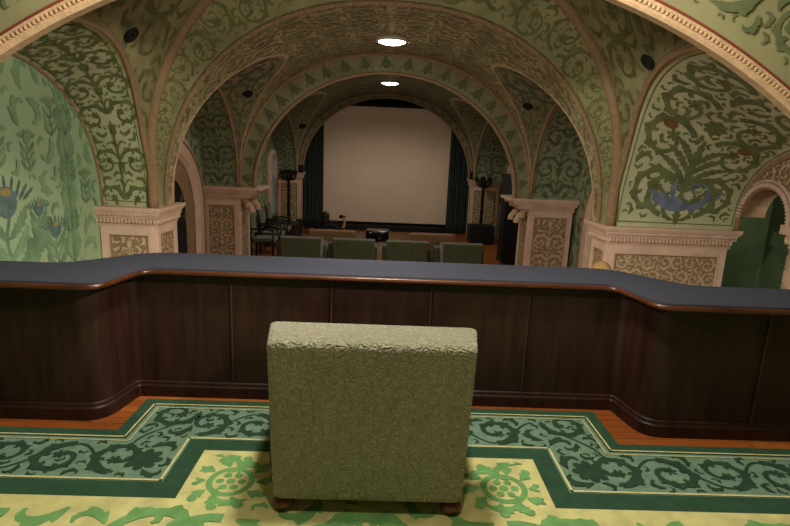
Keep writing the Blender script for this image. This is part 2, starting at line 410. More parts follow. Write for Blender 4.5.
# ---- bay 1: between the balcony opening (y 3.3) and the first arch (y 6.5)
Y0, Y1 = 3.20, 6.50
def mk_bay1():
    mb = MB()
    def A(sg):
        def f(p):
            y, z = arc(p, 4.86, 1.64, 1.76, 2.1)
            # x on the web profile at that height
            r = z-ZS; x = 2.84 if r < .65 else 2.84*sqrt(max(0, 1-((r-.65)/2.65)**2))
            return (sg*x, y, z)
        return f
    def BL(p): y, z = arc(p, 4.9, 1.69, 1.55, 2.2); return (-3.5, y, z)
    def BR(p): y, z = arc(p, 4.86, 1.60, 1.05, 2.5); return (4.4, y, z)
    # web: columns at y(phi), from arch height up to crown
    ncol = NPH
    def scut(y, z):
        # invert prof1: find s>0 with height z
        st = .65
        if z <= ZS+st: return 1-(z-ZS)/st*.16
        t = math.acos(min(1, (z-ZS-st)/2.65)); return t/(pi/2)*.84
    rows = []
    for p in PH:
        y, z = arc(p, 4.86, 1.64, 1.76, 2.1); sc = scut(y, z)
        rows.append([(prof1(sc*k/24)[0], y, prof1(sc*k/24)[1]) for k in range(-24, 25)])
    mb.grid(rows, 0)
    # solid zones before/after the arch springing
    for ya, yb in ((6.50, 6.52),):
        mb.grid([[(prof1(k/30)[0], y, prof1(k/30)[1]) for k in range(-30, 31)] for y in (ya, yb)], 0)
    # ornament: u = y, v = arc length on profile measured down from crown, per side
    prl = [0.0]; NS = 400
    for i in range(NS):
        a, b = prof1(i/NS), prof1((i+1)/NS); prl.append(prl[-1]+sqrt((a[0]-b[0])**2+(a[1]-b[1])**2))
    import bisect
    for sg in (-1, 1):
        def mp(u, v, sg=sg):
            if v < 0 or v > prl[-1] or u < 3.25 or u > 6.44: return None
            i = min(NS-1, max(0, bisect.bisect(prl, v)-1)); t = (v-prl[i])/((prl[i+1]-prl[i]) or 1)
            x, z = prof1((i+t)/NS)
            d = abs(u-4.86)/1.64
            if d < 1 and z < ZS+1.76*(1-d**2.1)**(1/2.1)+.05: return None
            return (sg*x, u, z)
        o = Orn(3)
        T = prl[-1]
        for k, (uu, S) in enumerate(((6.36, .16), (6.34, .2), (6.28, .26), (6.2, .34), (6.08, .42))):
            vv = T-(.35, .62, .95, 1.36, 1.86)[k]; h = (-1)**k
            o.scroll(uu+h*S*.5, vv, -pi/2, S, -h, 1, 2)
        o.field(5.3, 6.4, T-2.9, T-2.05, .5, 1, 2, False); o.field(3.3, 5.3, T-2.95, T-2.0, .5, 1, 2, False)
        o.field(3.3, 6.4, T-4.4, T-2.95, .5, 1, 2, False)
        o.fill(3.3, 6.42, T-4.2, T-.2, .30, 26000, 1)
        o.emit(mb, mp, (0, 4.8, 1.5))
    ob = struct(mb.build('ceiling', ceil_mats, smooth='paint'))
    # arcade soffits
    o = Orn(11); wL = .66
    frame_orn(o, .06, wL-.06, .06, 3.8, .012, 1)
    o.candel(wL/2, .08, 1.0, wL*.95, 1, 2, 2, 2)
    o.candel(wL/2, 1.15, .8, wL*.95, 1, 1, 1, 2)
    for k in range(3): o.candel(wL/2, 1.95+k*.7, .7, wL*.95, 1, 1, 1, 2)
    soffit('ceiling', A(-1), BL, sp_mats, o, (0, 4.86, .5), 6, wL)
    o = Orn(12); wR = 1.56
    frame_orn(o, .07, wR-.07, .06, 3.6, .014, 1)
    # great leaf bouquet with blue sea beast
    cu = .78
    for sg in (-1, 1):
        o.scroll(cu+sg*.20, .16, pi/2-sg*1.3, .40, sg*1, 1, 2); o.scroll(cu+sg*.16, .62, pi/2-sg*.9, .40, -sg, 1, 2)
        for q in range(4): o.leaf(cu+sg*.03, .46+.12*q, pi/2-sg*(.75-.12*q), .55-.05*q, .05, -sg*.5, 1, 6)
        o.comma(cu+sg*.03, .10, pi/2-sg*1.3, .3, .05, sg, 1, 4)
        o.scroll(cu+sg*.12, 1.18, pi/2-sg*.5, .42, -sg, 1, 2); o.scroll(cu+sg*.1, 1.72, pi/2-sg*.7, .42, -sg, 1, 2)
        o.scroll(cu+sg*.1, 2.25, pi/2-sg*.5, .42, -sg, 1, 2); o.scroll(cu+sg*.1, 2.8, pi/2-sg*.5, .42, -sg, 1, 2)
        o.disc(cu+sg*.42, 1.25, .08, 2, 10, .06)
    o.leaf(cu, .04, pi/2, .2, .06, 0, 1, 3); o.leaf(cu, .5, pi/2, .7, .06, 0, 1, 7); o.flower(cu, 1.42, .13, 1, 2, 8)
    o.disc(cu, .32, .28, 1, 12, .15); o.fill(.1, wR-.1, .1, 3.4, .34, 9000, 1, .018, None, 4); o.fill(.1, wR-.1, .1, 3.4, .17, 26000, 1, .014); o.p = [(p, c) for p, c in o.p if not (len(p) == 3 and abs(p[0][0]-cu) < 1e-9 and abs(p[0][1]-.32) < 1e-9)]
    o.disc(cu-.04, .30, .20, 3, 16, .09); o.disc(cu-.26, .36, .09, 3, 10, .07)
    pts, hs = o.curve(cu+.12, .27, .1, .75, 3, 14, 20); o.ribbon(pts, [.11-.004*i for i in range(21)], 3)
    o.leaf(cu-.3, .38, 2.4, .13, .03, .5, 3, 2); o.leaf(cu-.1, .38, 1.9, .2, .05, -.5, 3, 3); o.leaf(cu+.36, .38, .7, .2, .05, .6, 3, 3)
    def AR(p): return A(1)(p)
    soffit('ceiling', AR, BR, sp_mats, o, (0, 4.86, .5), 10, wR)
    # arcade mouldings
    for sg in (-1, 1):
        f = A(sg); t = MB()
        t.tube([(f(p)[0]-sg*.005, f(p)[1], f(p)[2]) for p in PH], .028, 8); t.tube([(f(p)[0]-sg*.02, f(p)[1]+.0, f(p)[2]+.055) for p in PH[1:-1]], .016, 6)
        struct(t.build('trim_1' if sg < 0 else 'trim_2', M['mould'], smooth=True))
    t = MB(); t.tube([(BL(p)[0]+.012, BL(p)[1], BL(p)[2]) for p in PH], .02, 6); struct(t.build('trim_3', M['mould'], smooth=True))
    t = MB(); t.tube([(BR(p)[0]-.01, BR(p)[1], BR(p)[2]) for p in PH], .04, 8); struct(t.build('trim_4', M['mould'], smooth=True))
    return BR
BR = mk_bay1()

# ---- first arch: splayed face between the outer roll and the rope, then barrel of bay 2
def mk_arch1():
    mb = MB(); n = 72
    P1 = [prof1(-1+2*i/n) for i in range(n+1)]
    R1 = []
    for i in range(n+1):
        x, z = P1[i]
        # matching point on the rope curve by direction from (0, ZS)
        a = atan2(z-ZS, x)
        lo, hi = .0, 5.
        for _ in range(40):
            m = (lo+hi)/2; rx, rz = m*cos(a), m*sin(a)
            v = (abs(rx)/NB['a'])**NB['n']+(max(rz, 0)/NB['b'])**NB['n']
            if v > 1: hi = m
            else: lo = m
        R1.append((lo*cos(a), ZS+lo*sin(a)))
    mb.grid([[lerp3((x, 6.50, z), (rx, 6.74, rz), k/4) for k in range(5)] for (x, z), (rx, rz) in zip(P1, R1)], 0)
    # ornament in u along curve index, v across
    L = [0.]
    for i in range(n):
        a, b = P1[i], P1[i+1]; L.append(L[-1]+sqrt((a[0]-b[0])**2+(a[1]-b[1])**2))
    import bisect
    def mp(u, v):
        if u < 0 or u > L[-1] or v < .04 or v > .96: return None
        i = min(n-1, max(0, bisect.bisect(L, u)-1)); t = (u-L[i])/(L[i+1]-L[i])
        a = (P1[i][0]+(P1[i+1][0]-P1[i][0])*t, 6.5, P1[i][1]+(P1[i+1][1]-P1[i][1])*t)
        b = (R1[i][0]+(R1[i+1][0]-R1[i][0])*t, 6.74, R1[i][1]+(R1[i+1][1]-R1[i][1])*t)
        return lerp3(a, b, v)
    o = Orn(5); T = L[-1]/2
    for sg in (-1, 1):
        x = .5; k = 0
        while x < T:
            i = min(n, int(x/T*n/2)); wd = sqrt((P1[i][0]-R1[i][0])**2+(P1[i][1]-R1[i][1])**2+.06); S = wd*.62
            q = Orn(int(x*10)); q.wt = .75; h = (-1)**k; q.scroll(0, -h*S*.5, 0, S, h, 1, 3); q.comma(-S*.3, h*S*.35, .3, S*.6, S*.1, -h, 1, 3); q.comma(S*.5, -h*S*.4, .4, S*.6, S*.1, h, 1, 3); q.fill(-S*.72, S*.72, -wd*.45, wd*.45, S*.45, 500, 1)
            for pol, ci in q.p: o.p.append(([((x+u if sg < 0 else 2*T-x-u), .5+vv/wd) for u, vv in pol], ci))
            x += S*1.45; k += 1
    for sg in (-1, 1): pass
    o.emit(mb, mp, (0, 5.5, 1.2))
    struct(mb.build('wall_arch', [M['vault'], M['arch_d'], M['vault_b'], M['vault_b']], smooth='paint'))
    t = MB(); t.tube([(x*.992, 6.49, z-.02 if abs(x) < 2.8 else z) for x, z in P1], .062, 10)
    struct(t.build('trim_5', M['mould'], smooth=True))
    # rope moulding with twist beads
    t = MB(); pts = []; rs = []
    N = 420
    for i in range(N+1):
        s = -pi/2+pi*i/N; x, z = rope(s); pts.append((x*.99, 6.76, ZS+(z-ZS)*.988)); rs.append(.03+.008*(1 if i % 3 == 0 else -.4))
    t.tube(pts, rs, 8); struct(t.build('trim_6', M['mould'], smooth=True))
mk_arch1()

def barrel(y0, y1, cut, name, seed, center, rows_orn, gm=None, amp=.3):
    """nave barrel with lateral arches cut at both sides. cut=(yc, a, rise)"""
    yc, a, rise = cut
    mb = MB()
    def smax(z):   # parameter where rise z
        return math.acos(min(1, max(0, (z-ZS)/NB['b']))**(NB['n']/2))
    rows = []
    ys = [(y0, ZS)]+[arc(p, yc, a, rise) for p in reversed(PH)]+[(y1, ZS)]
    for y, z in ys:
        sc = smax(z); rows.append([(sup(sc*k/28, **NB)[0], y, ZS+sup(sc*k/28, **NB)[1]) for k in range(-28, 29)])
    mb.grid(rows, 0)
    T = [0.]; NS = 400
    for i in range(NS):
        p, q = sup(-pi/2+pi*i/NS, **NB), sup(-pi/2+pi*(i+1)/NS, **NB); T.append(T[-1]+sqrt((p[0]-q[0])**2+(p[1]-q[1])**2))
    import bisect
    def mp(u, v):
        if u < 0 or u > T[-1] or v < y0+.03 or v > y1-.03: return None
        i = min(NS-1, max(0, bisect.bisect(T, u)-1)); t = (u-T[i])/((T[i+1]-T[i]) or 1)
        x, r = sup(-pi/2+pi*(i+t)/NS, **NB)
        d = abs(v-yc)/a
        if d < 1 and r < rise*sqrt(1-d*d)+.03: return None
        return (x, v, ZS+r)
    o = Orn(seed)
    for k, v in enumerate(rows_orn): 
        o.rinceau(.12, T[-1]/2, v, amp, 1, 2, dirn=1 if k % 2 else -1)
        q = Orn(1); q.rinceau(.12, T[-1]/2, v, amp, 1, 2, dirn=1 if k % 2 else -1)
        for pol, ci in q.p: o.p.append(([(T[-1]-u, vv) for u, vv in pol], ci))
    o.emit(mb, mp, center)
    return struct(mb.build(name, gm or rb_mats, smooth='paint'))

def lateral(y0, y1, cut, xoL, xoR, z2rise, seed, cenY, near_orn=True):
    yc, a, rise = cut
    for sg, xo in ((-1, xoL), (1, xoR)):
        def A(p, sg=sg):
            y, z = arc(p, yc, a, rise); return (sg*superx(z-ZS, **NB), y, z)
        def Bc(p, sg=sg):
            y, z = arc(p, yc, a*.985, z2rise, 2.1); return (sg*2.82, y, z)
        def Cc(p, sg=sg, xo=xo):
            y, z = arc(p, yc, a*1.0, z2rise*.92, 2.2); return (sg*xo, y, z)
        o = Orn(seed); w = 1.2
        o.field(.05, w-.05, .5, 4.0, .42, 1, 2)
        soffit('ceiling', A, Bc, hall_mats, o, (0, yc, .3), 6, w)
        o = Orn(seed+1); w = xo-2.82
        frame_orn(o, .06, w-.06, .06, 3.4, .014, 1)
        o.candel(w/2, .08, 1.15, w*.95, 1, 2, 1, 2); o.candel(w/2, 1.25, .9, w*.95, 1, 1, 1, 2); o.candel(w/2, 2.1, .9, w*.95, 1, 1, 1, 2)
        soffit('ceiling', Bc, Cc, hall_sp, o, (0, yc, .3), 6, w)
        t = MB(); t.tube([(Bc(p)[0]-sg*.01, Bc(p)[1], Bc(p)[2]) for p in PH], .03, 8)
        struct(t.build('trim_7' if sg < 0 else 'trim_8', M['mould'], smooth=True))
        t = MB(); t.tube([(A(p)[0], A(p)[1], A(p)[2]) for p in PH], .018, 6)
        struct(t.build('trim_9' if sg < 0 else 'trim_10', M['mould_l'], smooth=True))

cut2 = (8.62, 1.60, 2.15)
barrel(6.72, 10.22, cut2, 'ceiling', 21, (0, 8, 1), [6.9+.5*k for k in range(7)], amp=.27)
lateral(7.0, 10.2, cut2, 3.5, 3.75, 1.75, 31, 8.6)
cut3 = (14.0, 2.9, 2.15)
barrel(10.5, 17.25, cut3, 'ceiling', 22, (0, 14, 1), [11.3+.7*k for k in range(9)], hall_mats, .34)
lateral(10.9, 17.2, cut3, 3.5, 3.75, 1.85, 33, 14)

# ---- second arch ring (y 10.2 .. 10.9)
def ring_arch(y0, y1, a_in, b_in, name, tname, mats, orn_amp=.17):
    mb = MB(); n = 64
    O = [sup(-pi/2+pi*i/n, **NB) for i in range(n+1)]; I = [(a_in*sin(-pi/2+pi*i/n), b_in*max(0, cos(-pi/2+pi*i/n))) for i in range(n+1)]
    mb.grid([[lerp3((o[0]*1.01, y0, ZS+o[1]*1.01), (i[0], y0, ZS+i[1]), k/2) for k in range(3)] for o, i in zip(O, I)], 0)
    mb.grid([[(i[0], y0+(y1-y0)*k/2, ZS+i[1]) for k in range(3)] for i in I], 0)
    mb.grid([[(o[0]*1.01, y1, ZS+o[1]*1.01), (i[0], y1, ZS+i[1])] for o, i in zip(O, I)], 0)
    def mp(u, v):
        if u < 0 or u > 1 or v < .03 or v > .97: return None
        s = -pi/2+pi*u; o = sup(s, **NB)
        return lerp3((a_in*sin(s), y0, ZS+b_in*cos(s)), (o[0], y0, ZS+o[1]), v)
    o = Orn(9); k = .02; Lt = 7.6
    while k < .985:
        q = Orn(2); q.leaf(0, -.1, pi/2, .24, .035, 0, 1, 4)
        for sg in (-1, 1): q.comma(0, -.1, pi/2-sg*.7, .22, .03, sg, 1, 3); q.comma(0, -.05, pi/2-sg*1.2, .16, .025, -sg, 1, 2)
        for pol, ci in q.p: o.p.append(([(k+u/Lt, .5+v/.32) for u, v in pol], ci))
        k += .043
    o.emit(mb, mp, (0, y0-2, 1))
    struct(mb.build(name, mats, smooth=50))
    t = MB()
    t.tube([(i[0]*.995, y0-.005, ZS+i[1]*.995) for i in I], .03, 8); t.tube([(o[0]*.99, y0-.01, ZS+o[1]*.99) for o in O], .03, 8)
    struct(t.build(tname, M['mould'], smooth=True))
ring_arch(10.2, 10.5, 2.52, 2.20, 'wall_arch', 'trim_11', hall_mats)
ring_arch(17.2, 17.6, 2.70, 2.43, 'wall_proscenium', 'trim_12', hall_mats)

# ---- front wall with the wide balcony arch
RF, CF = 4.08, -1.40
def mk_front():
    mb = MB(); y = 3.20; n = 60
    ang = [radians(32)+radians(116)*i/n for i in range(n+1)]
    pts = [(RF*cos(a), CF+RF*sin(a)) for a in ang]
    top = 4.3
    mb.grid([[(x, y, z+(top-z)*k/6) for k in range(7)] for x, z in pts], 0)
    mb.grid([[(x, y+.04, z+(top-z)*k/6) for k in range(7)] for x, z in pts], 0)
    mb.grid([[(x, y+.04*k, z) for k in range(2)] for x, z in pts], 0)
    x0, z0 = pts[0]
    for sg in (-1, 1):
        for yy in (y, y+.04):
            mb.add([(sg*x0, yy, z0), (sg*4.45, yy, z0), (sg*4.45, yy, top), (sg*x0, yy, top)], [(0, 1, 2, 3)], 0)
        for yy in (y, y+.04): mb.add([(sg*x0, yy, -1.08), (sg*4.45, yy, -1.08), (sg*4.45, yy, z0), (sg*x0, yy, z0)], [(0, 1, 2, 3)], 0)
        mb.add([(sg*x0, y, -1.08), (sg*x0, y+.04, -1.08), (sg*x0, y+.04, z0), (sg*x0, y, z0)], [(0, 1, 2, 3)], 0)
    o = Orn(77)
    # polar: u = arc length from crown (signed), v = height over the arch edge
    def mp(u, v):
        a = pi/2-u/RF
        if v < .15: return None
        r = RF+v; x, z = r*cos(a), CF+r*sin(a)
        if z > top-.02 or abs(x) > 4.4: return None
        return (x, y, z)
    for sg in (-1, 1):
        q = Orn(8)
        q.rinceau(.1, 4.3, .38, .22, 1, 2, n=10, dirn=1); q.rinceau(.1, 4.4, .92, .25, 1, 2, n=9, dirn=-1); q.rinceau(.1, 4.6, 1.5, .28, 1, 2, n=8, dirn=1)
        q.ribbon([(i*.12, .645) for i in range(40)], .018, 3)
        for pol, ci in q.p: o.p.append(([(sg*u, v) for u, v in pol], ci))
    o.emit(mb, mp, (0, 0, 1.5))
    struct(mb.build('wall_front', [M['front'], M['front_d'], M['front_b'], M['mould_r']], smooth=40))
    # beaded edge band
    t = MB(); n = 150
    ang = [radians(31)+radians(118)*i/n for i in range(n+1)]
    t.grid([[(( RF+dr)*cos(a), 3.2-d, CF+(RF+dr)*sin(a)) for dr, d in ((-.003, -.045), (-.004, .02), (.012, .03), (.07, .03), (.078, .0))] for a in ang], 0)
    for i in range(0, n*2):
        a = radians(31)+radians(118)*i/(n*2)
        t.box(((RF+.04)*cos(a), 3.168, CF+(RF+.04)*sin(a)), (.012, .014, .022), 0, Matrix.Rotation(-(a-pi/2), 4, 'Y'))
    t.grid([[((RF+dr)*cos(a), 3.192, CF+(RF+dr)*sin(a)) for dr in (.082, .096)] for a in ang], 1)
    struct(t.build('trim_13', [M['mould_l'], M['mould_r']], smooth=30))
mk_front()

# ---- mural wall (left) and right walls
def mk_walls():
    mb = MB(); X = -3.5
    mb.add([(X, 3.2, -1.08), (X, 7.1, -1.08), (X, 7.1, 3.6), (X, 3.2, 3.6)], [(0, 1, 2, 3)], 0)
    o = Orn(41)
    # thistle with large leaves
    def plant(y, z, h, sc, head=3):
        o.ribbon([(y+.03*sin(i*.8)*sc, z+h*i/10) for i in range(11)], .035*sc, 1)
        for k in range(3):
            for sg in (-1, 1): o.leaf(y, z+h*(.05+.28*k), pi/2-sg*1.05, .36*sc, .06*sc, sg*.5, 1 if k % 2 == 0 else 2, 5)
        if head:
            for k in range(9): o.leaf(y+.05*(k-4)*sc, z+h+.06*sc, pi/2-(k-4)*.24, (.22-.012*abs(k-4))*sc, .02*sc, 0, head, 2)
            o.disc(y, z+h+.06*sc, .125*sc, head, 14, .13*sc); o.disc(y, z+h+.14*sc, .06*sc, 4, 12, .035*sc)
    plant(4.93, .2, .72, 1.15); plant(5.38, .55, .3, .55); plant(5.62, .2, .4, .7)
    for k in range(7):   # palm-like stalk
        zz = .25+.27*k
        for sg in (-1, 1):
            o.leaf(5.93, zz, pi/2-sg*1.0, .42, .06, sg*1.6, 1 if k % 2 else 2, 5); o.leaf(5.93, zz+.1, pi/2-sg*.5, .24, .03, sg*1.2, 2, 4)
    o.ribbon([(5.93, .1+.2*i) for i in range(10)], .05, 1)
    for a, b, r in ((5.3, .45, .0), (4.7, .5, 1.), (5.2, .2, .6), (5.65, .65, 2.4)):
        o.leaf(a, b, .6+r, .42, .12, .6, 1, 6)
    for y, z in ((5.3, 1.6), (5.7, 1.95), (4.9, 1.65), (6.25, 1.2)):
        plant(y, z-.35, .3, .42, 2)
    o.fill(3.4, 6.5, .15, 2.4, .26, 12000, 2, None, None, 4)
    o.emit(mb, lambda u, v: (X, u, v), (0, 5, 1), .004)
    struct(mb.build('wall_left', [M['mural'], M['mural_d'], M['mural_m'], M['mural_bl'], M['mural_o']], smooth='paint'))
    mb = MB(); mb.add([(X, 7.1, -1.08), (X, 17.3, -1.08), (X, 17.3, 3.6), (X, 7.1, 3.6)], [(0, 1, 2, 3)], 0)
    o = Orn(42); o.field(7.2, 17.2, -.9, 2.4, .5, 1, 2)
    o.emit(mb, lambda u, v: (X, u, v), (0, 5, 1), .004); struct(mb.build('wall_left', hall_sp, smooth='paint'))
    # right wall beyond the first pier
    mb = MB(); X2 = 3.75
    mb.add([(X2, 6.9, -1.08), (X2, 17.3, -1.08), (X2, 17.3, 3.6), (X2, 6.9, 3.6)], [(0, 1, 2, 3)], 0)
    o = Orn(43); o.field(7.2, 17.2, -.9, 2.4, .5, 1, 2)
    o.emit(mb, lambda u, v: (X2, u, v), (0, 5, 1), .004)
    struct(mb.build('wall_right', hall_sp, smooth='paint'))
    # stage back wall
    mb = MB(); mb.add([(-3.6, 18.9, -1.08), (3.9, 18.9, -1.08), (3.9, 18.9, 3.9), (-3.6, 18.9, 3.9)], [(0, 1, 2, 3)], 0)
    for sg in (-1, 1): mb.add([(sg*3.4, 17.6, -1.08), (sg*3.4, 18.9, -1.08), (sg*3.4, 18.9, 3.9), (sg*3.4, 17.6, 3.9)], [(0, 1, 2, 3)], 0)
    mb.add([(-3.6, 17.6, 3.7), (3.9, 17.6, 3.7), (3.9, 18.9, 3.7), (-3.6, 18.9, 3.7)], [(0, 1, 2, 3)], 0)
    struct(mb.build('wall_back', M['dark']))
    # proscenium wall wings outside the piers
    mb = MB()
    for xa, xb in ((-3.5, -2.8), (2.8, 3.75)):
        mb.add([(xa, 17.3, -1.08), (xb, 17.3, -1.08), (xb, 17.3, 3.6), (xa, 17.3, 3.6)], [(0, 1, 2, 3)], 0)
    o = Orn(51); o.candel(-3.15, .85, 1.5, .6, 1, 1, 1, 3); o.candel(3.25, .85, 1.5, .7, 1, 1, 1, 3)
    o.emit(mb, lambda u, v: (u, 17.3, v), (0, 10, 1))
    struct(mb.build('wall_proscenium', hall_sp, smooth='paint'))
    # floors
    mb = MB(); mb.add([(-5.8, 3.4, -1.08), (5.8, 3.4, -1.08), (5.8, 18.9, -1.08), (-5.8, 18.9, -1.08)], [(0, 1, 2, 3)], 0); struct(mb.build('floor', M['floor']))
    mb = MB(); mb.box((0, .2, -.1), (9.0, 6.6, .2), 0); struct(mb.build('floor', M['floor']))
    # balcony room shell behind the camera
    mb = MB()
    for X in (-4.45, 4.45): mb.add([(X, -3, 0), (X, 3.2, 0), (X, 3.2, 4.3), (X, -3, 4.3)], [(0, 1, 2, 3)], 0)
    mb.add([(-4.45, -3, 0), (4.45, -3, 0), (4.45, -3, 4.3), (-4.45, -3, 4.3)], [(0, 1, 2, 3)], 0)
    struct(mb.build('wall_balcony', M['plain']))
    mb = MB(); mb.add([(-4.45, -3, 4.3), (4.45, -3, 4.3), (4.45, 3.5, 4.3), (-4.45, 3.5, 4.3)], [(0, 1, 2, 3)], 0); struct(mb.build('ceiling', M['plain']))
mk_walls()

# ---- right carved arcade in the first bay
def mk_right_arcade():
    X = 4.4; th = .28
    ctr = [(6.03, .36), (5.08, .36), (4.13, .36)]; zsp = .98
    mb = MB(); o = Orn(61)
    # tympanum wall with three round openings
    yy = [6.52-.02*i for i in range(170)]
    def hole(y):
        for c, r in ctr:
            if abs(y-c) < r: return zsp+sqrt(r*r-(y-c)**2)
        return None
    for xx in (X, X+th):
        rows = []
        for y in yy:
            h = hole(y); b = h if h is not None else zsp
            rows.append([(xx, y, b+(2.2-b)*k/4) for k in range(5)])
        mb.grid(rows, 0)
    for c, r in ctr: mb.grid([[(X, c+r*cos(pi*i/20), zsp+r*sin(pi*i/20)), (X+th, c+r*cos(pi*i/20), zsp+r*sin(pi*i/20))] for i in range(21)], 0)
    for ya, yb in ((5.67, 5.44), (4.72, 4.49)): mb.add([(X, ya, zsp), (X+th, ya, zsp), (X+th, yb, zsp), (X, yb, zsp)], [(0, 1, 2, 3)], 0)
    o.field(4.3, 6.45, 1.1, 1.9, .17, 1, 1, False); o.fill(4.3, 6.45, 1.1, 1.9, .12, 16000, 1)
    def mp(u, v):
        h = hole(u)
        for c, r in ctr:
            if (u-c)**2+(v-zsp)**2 < (r+.1)**2: return None
        return (X, u, v)
    o.emit(mb, mp, (0, 5, 1), .01)
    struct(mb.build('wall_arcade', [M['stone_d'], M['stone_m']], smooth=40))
    t = MB()
    for c, r in ctr:
        N = 90
        t.tube([(X-.02, c+(r+.05)*cos(pi*i/N), zsp+(r+.05)*sin(pi*i/N)) for i in range(N+1)], [.028+.008*(1 if i % 3 == 0 else -.5) for i in range(N+1)], 8)
        t.tube([(X-.01, c+(r+.1)*cos(pi*i/40), zsp+(r+.1)*sin(pi*i/40)) for i in range(41)], .018, 6)
    struct(t.build('trim_14', M['stone'], smooth=True))
    for y in (5.555, 4.605):
        c = struct(empty('column', (X+th/2, y, -1.08)))
        s = MB(); s.lathe([(.15, .0), (.15, .1), (.115, .14), (.11, 1.78), (.12, 1.8)], seg=18); 
        for k in range(5):
            for i in range(14): s.tube([(.113*cos(a), .113*sin(a), .95+.16*k+.012*j) for j in range(12) for a in [i*2*pi/14+j*.12*(-1)**k]], .008, 5)
        s.build('shaft', M['stone_m'], c, smooth=40)
        s = MB(); s.lathe([(.115, 1.80), (.13, 1.82), (.12, 1.84), (.15, 1.92), (.17, 1.96)], seg=16)
        for i in range(10): s.ell((.14*cos(i*.628), .14*sin(i*.628), 1.9), (.03, .03, .05))
        s.box((0, 0, 2.01), (.34, .3, .1)); s.build('capital', M['stone'], c, smooth=40)
    # green painted wall and dado seen through the openings
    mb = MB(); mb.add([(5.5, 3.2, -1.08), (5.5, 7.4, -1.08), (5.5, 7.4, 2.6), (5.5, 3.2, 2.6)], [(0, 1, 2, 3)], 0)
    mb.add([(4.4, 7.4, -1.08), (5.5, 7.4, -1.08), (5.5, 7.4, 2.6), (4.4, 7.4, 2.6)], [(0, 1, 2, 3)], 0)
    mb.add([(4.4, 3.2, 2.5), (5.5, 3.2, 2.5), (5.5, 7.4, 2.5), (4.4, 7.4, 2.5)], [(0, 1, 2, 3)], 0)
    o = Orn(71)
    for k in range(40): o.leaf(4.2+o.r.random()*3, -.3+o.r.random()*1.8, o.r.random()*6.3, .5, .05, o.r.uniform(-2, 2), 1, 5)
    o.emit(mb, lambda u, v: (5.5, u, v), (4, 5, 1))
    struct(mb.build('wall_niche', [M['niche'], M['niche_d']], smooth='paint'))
    # upper fill over the tympanum
mk_right_arcade()

# ---- piers
def relief_panel(parent, org, ux, uy, w, h, center, seed, name='carved_panel'):
    """sunken ground with raised scrollwork inside; org lower left, ux along, uy up"""
    org, ux, uy = Vector(org), Vector(ux), Vector(uy)
    mb = MB(); P = lambda u, v: org+ux*u+uy*v
    mb.add([P(0, 0), P(w, 0), P(w, h), P(0, h)], [(0, 1, 2, 3)], 0)
    o = Orn(seed)
    if w < h*.7:
        o.candel(w/2, .02, h-.03, w*.98, 1, 1, 1, max(1, round(h/(w*.62))), False)
        o.fill(.01, w-.01, .01, h-.01, min(w*.22, .13), 9000, 1)
    else:
        for sg in (-1, 1): o.scroll(w/2+sg*.03, .05, pi/2-sg*1.0, min(.2, h*.5), sg, 1, 1)
        o.wt = 1.2; o.field(.01, w-.01, .0, h, .13, 1, 1, False); o.fill(.01, w-.01, .01, h-.01, .08, 30000, 1)
    def mp(u, v):
        if u < .012 or u > w-.012 or v < .012 or v > h-.012: return None
        return P(u, v)
    o.emit(mb, mp, center, .006)
    return mb.build(name, [M['stone_d'], M['stone_m']], parent, smooth='paint')

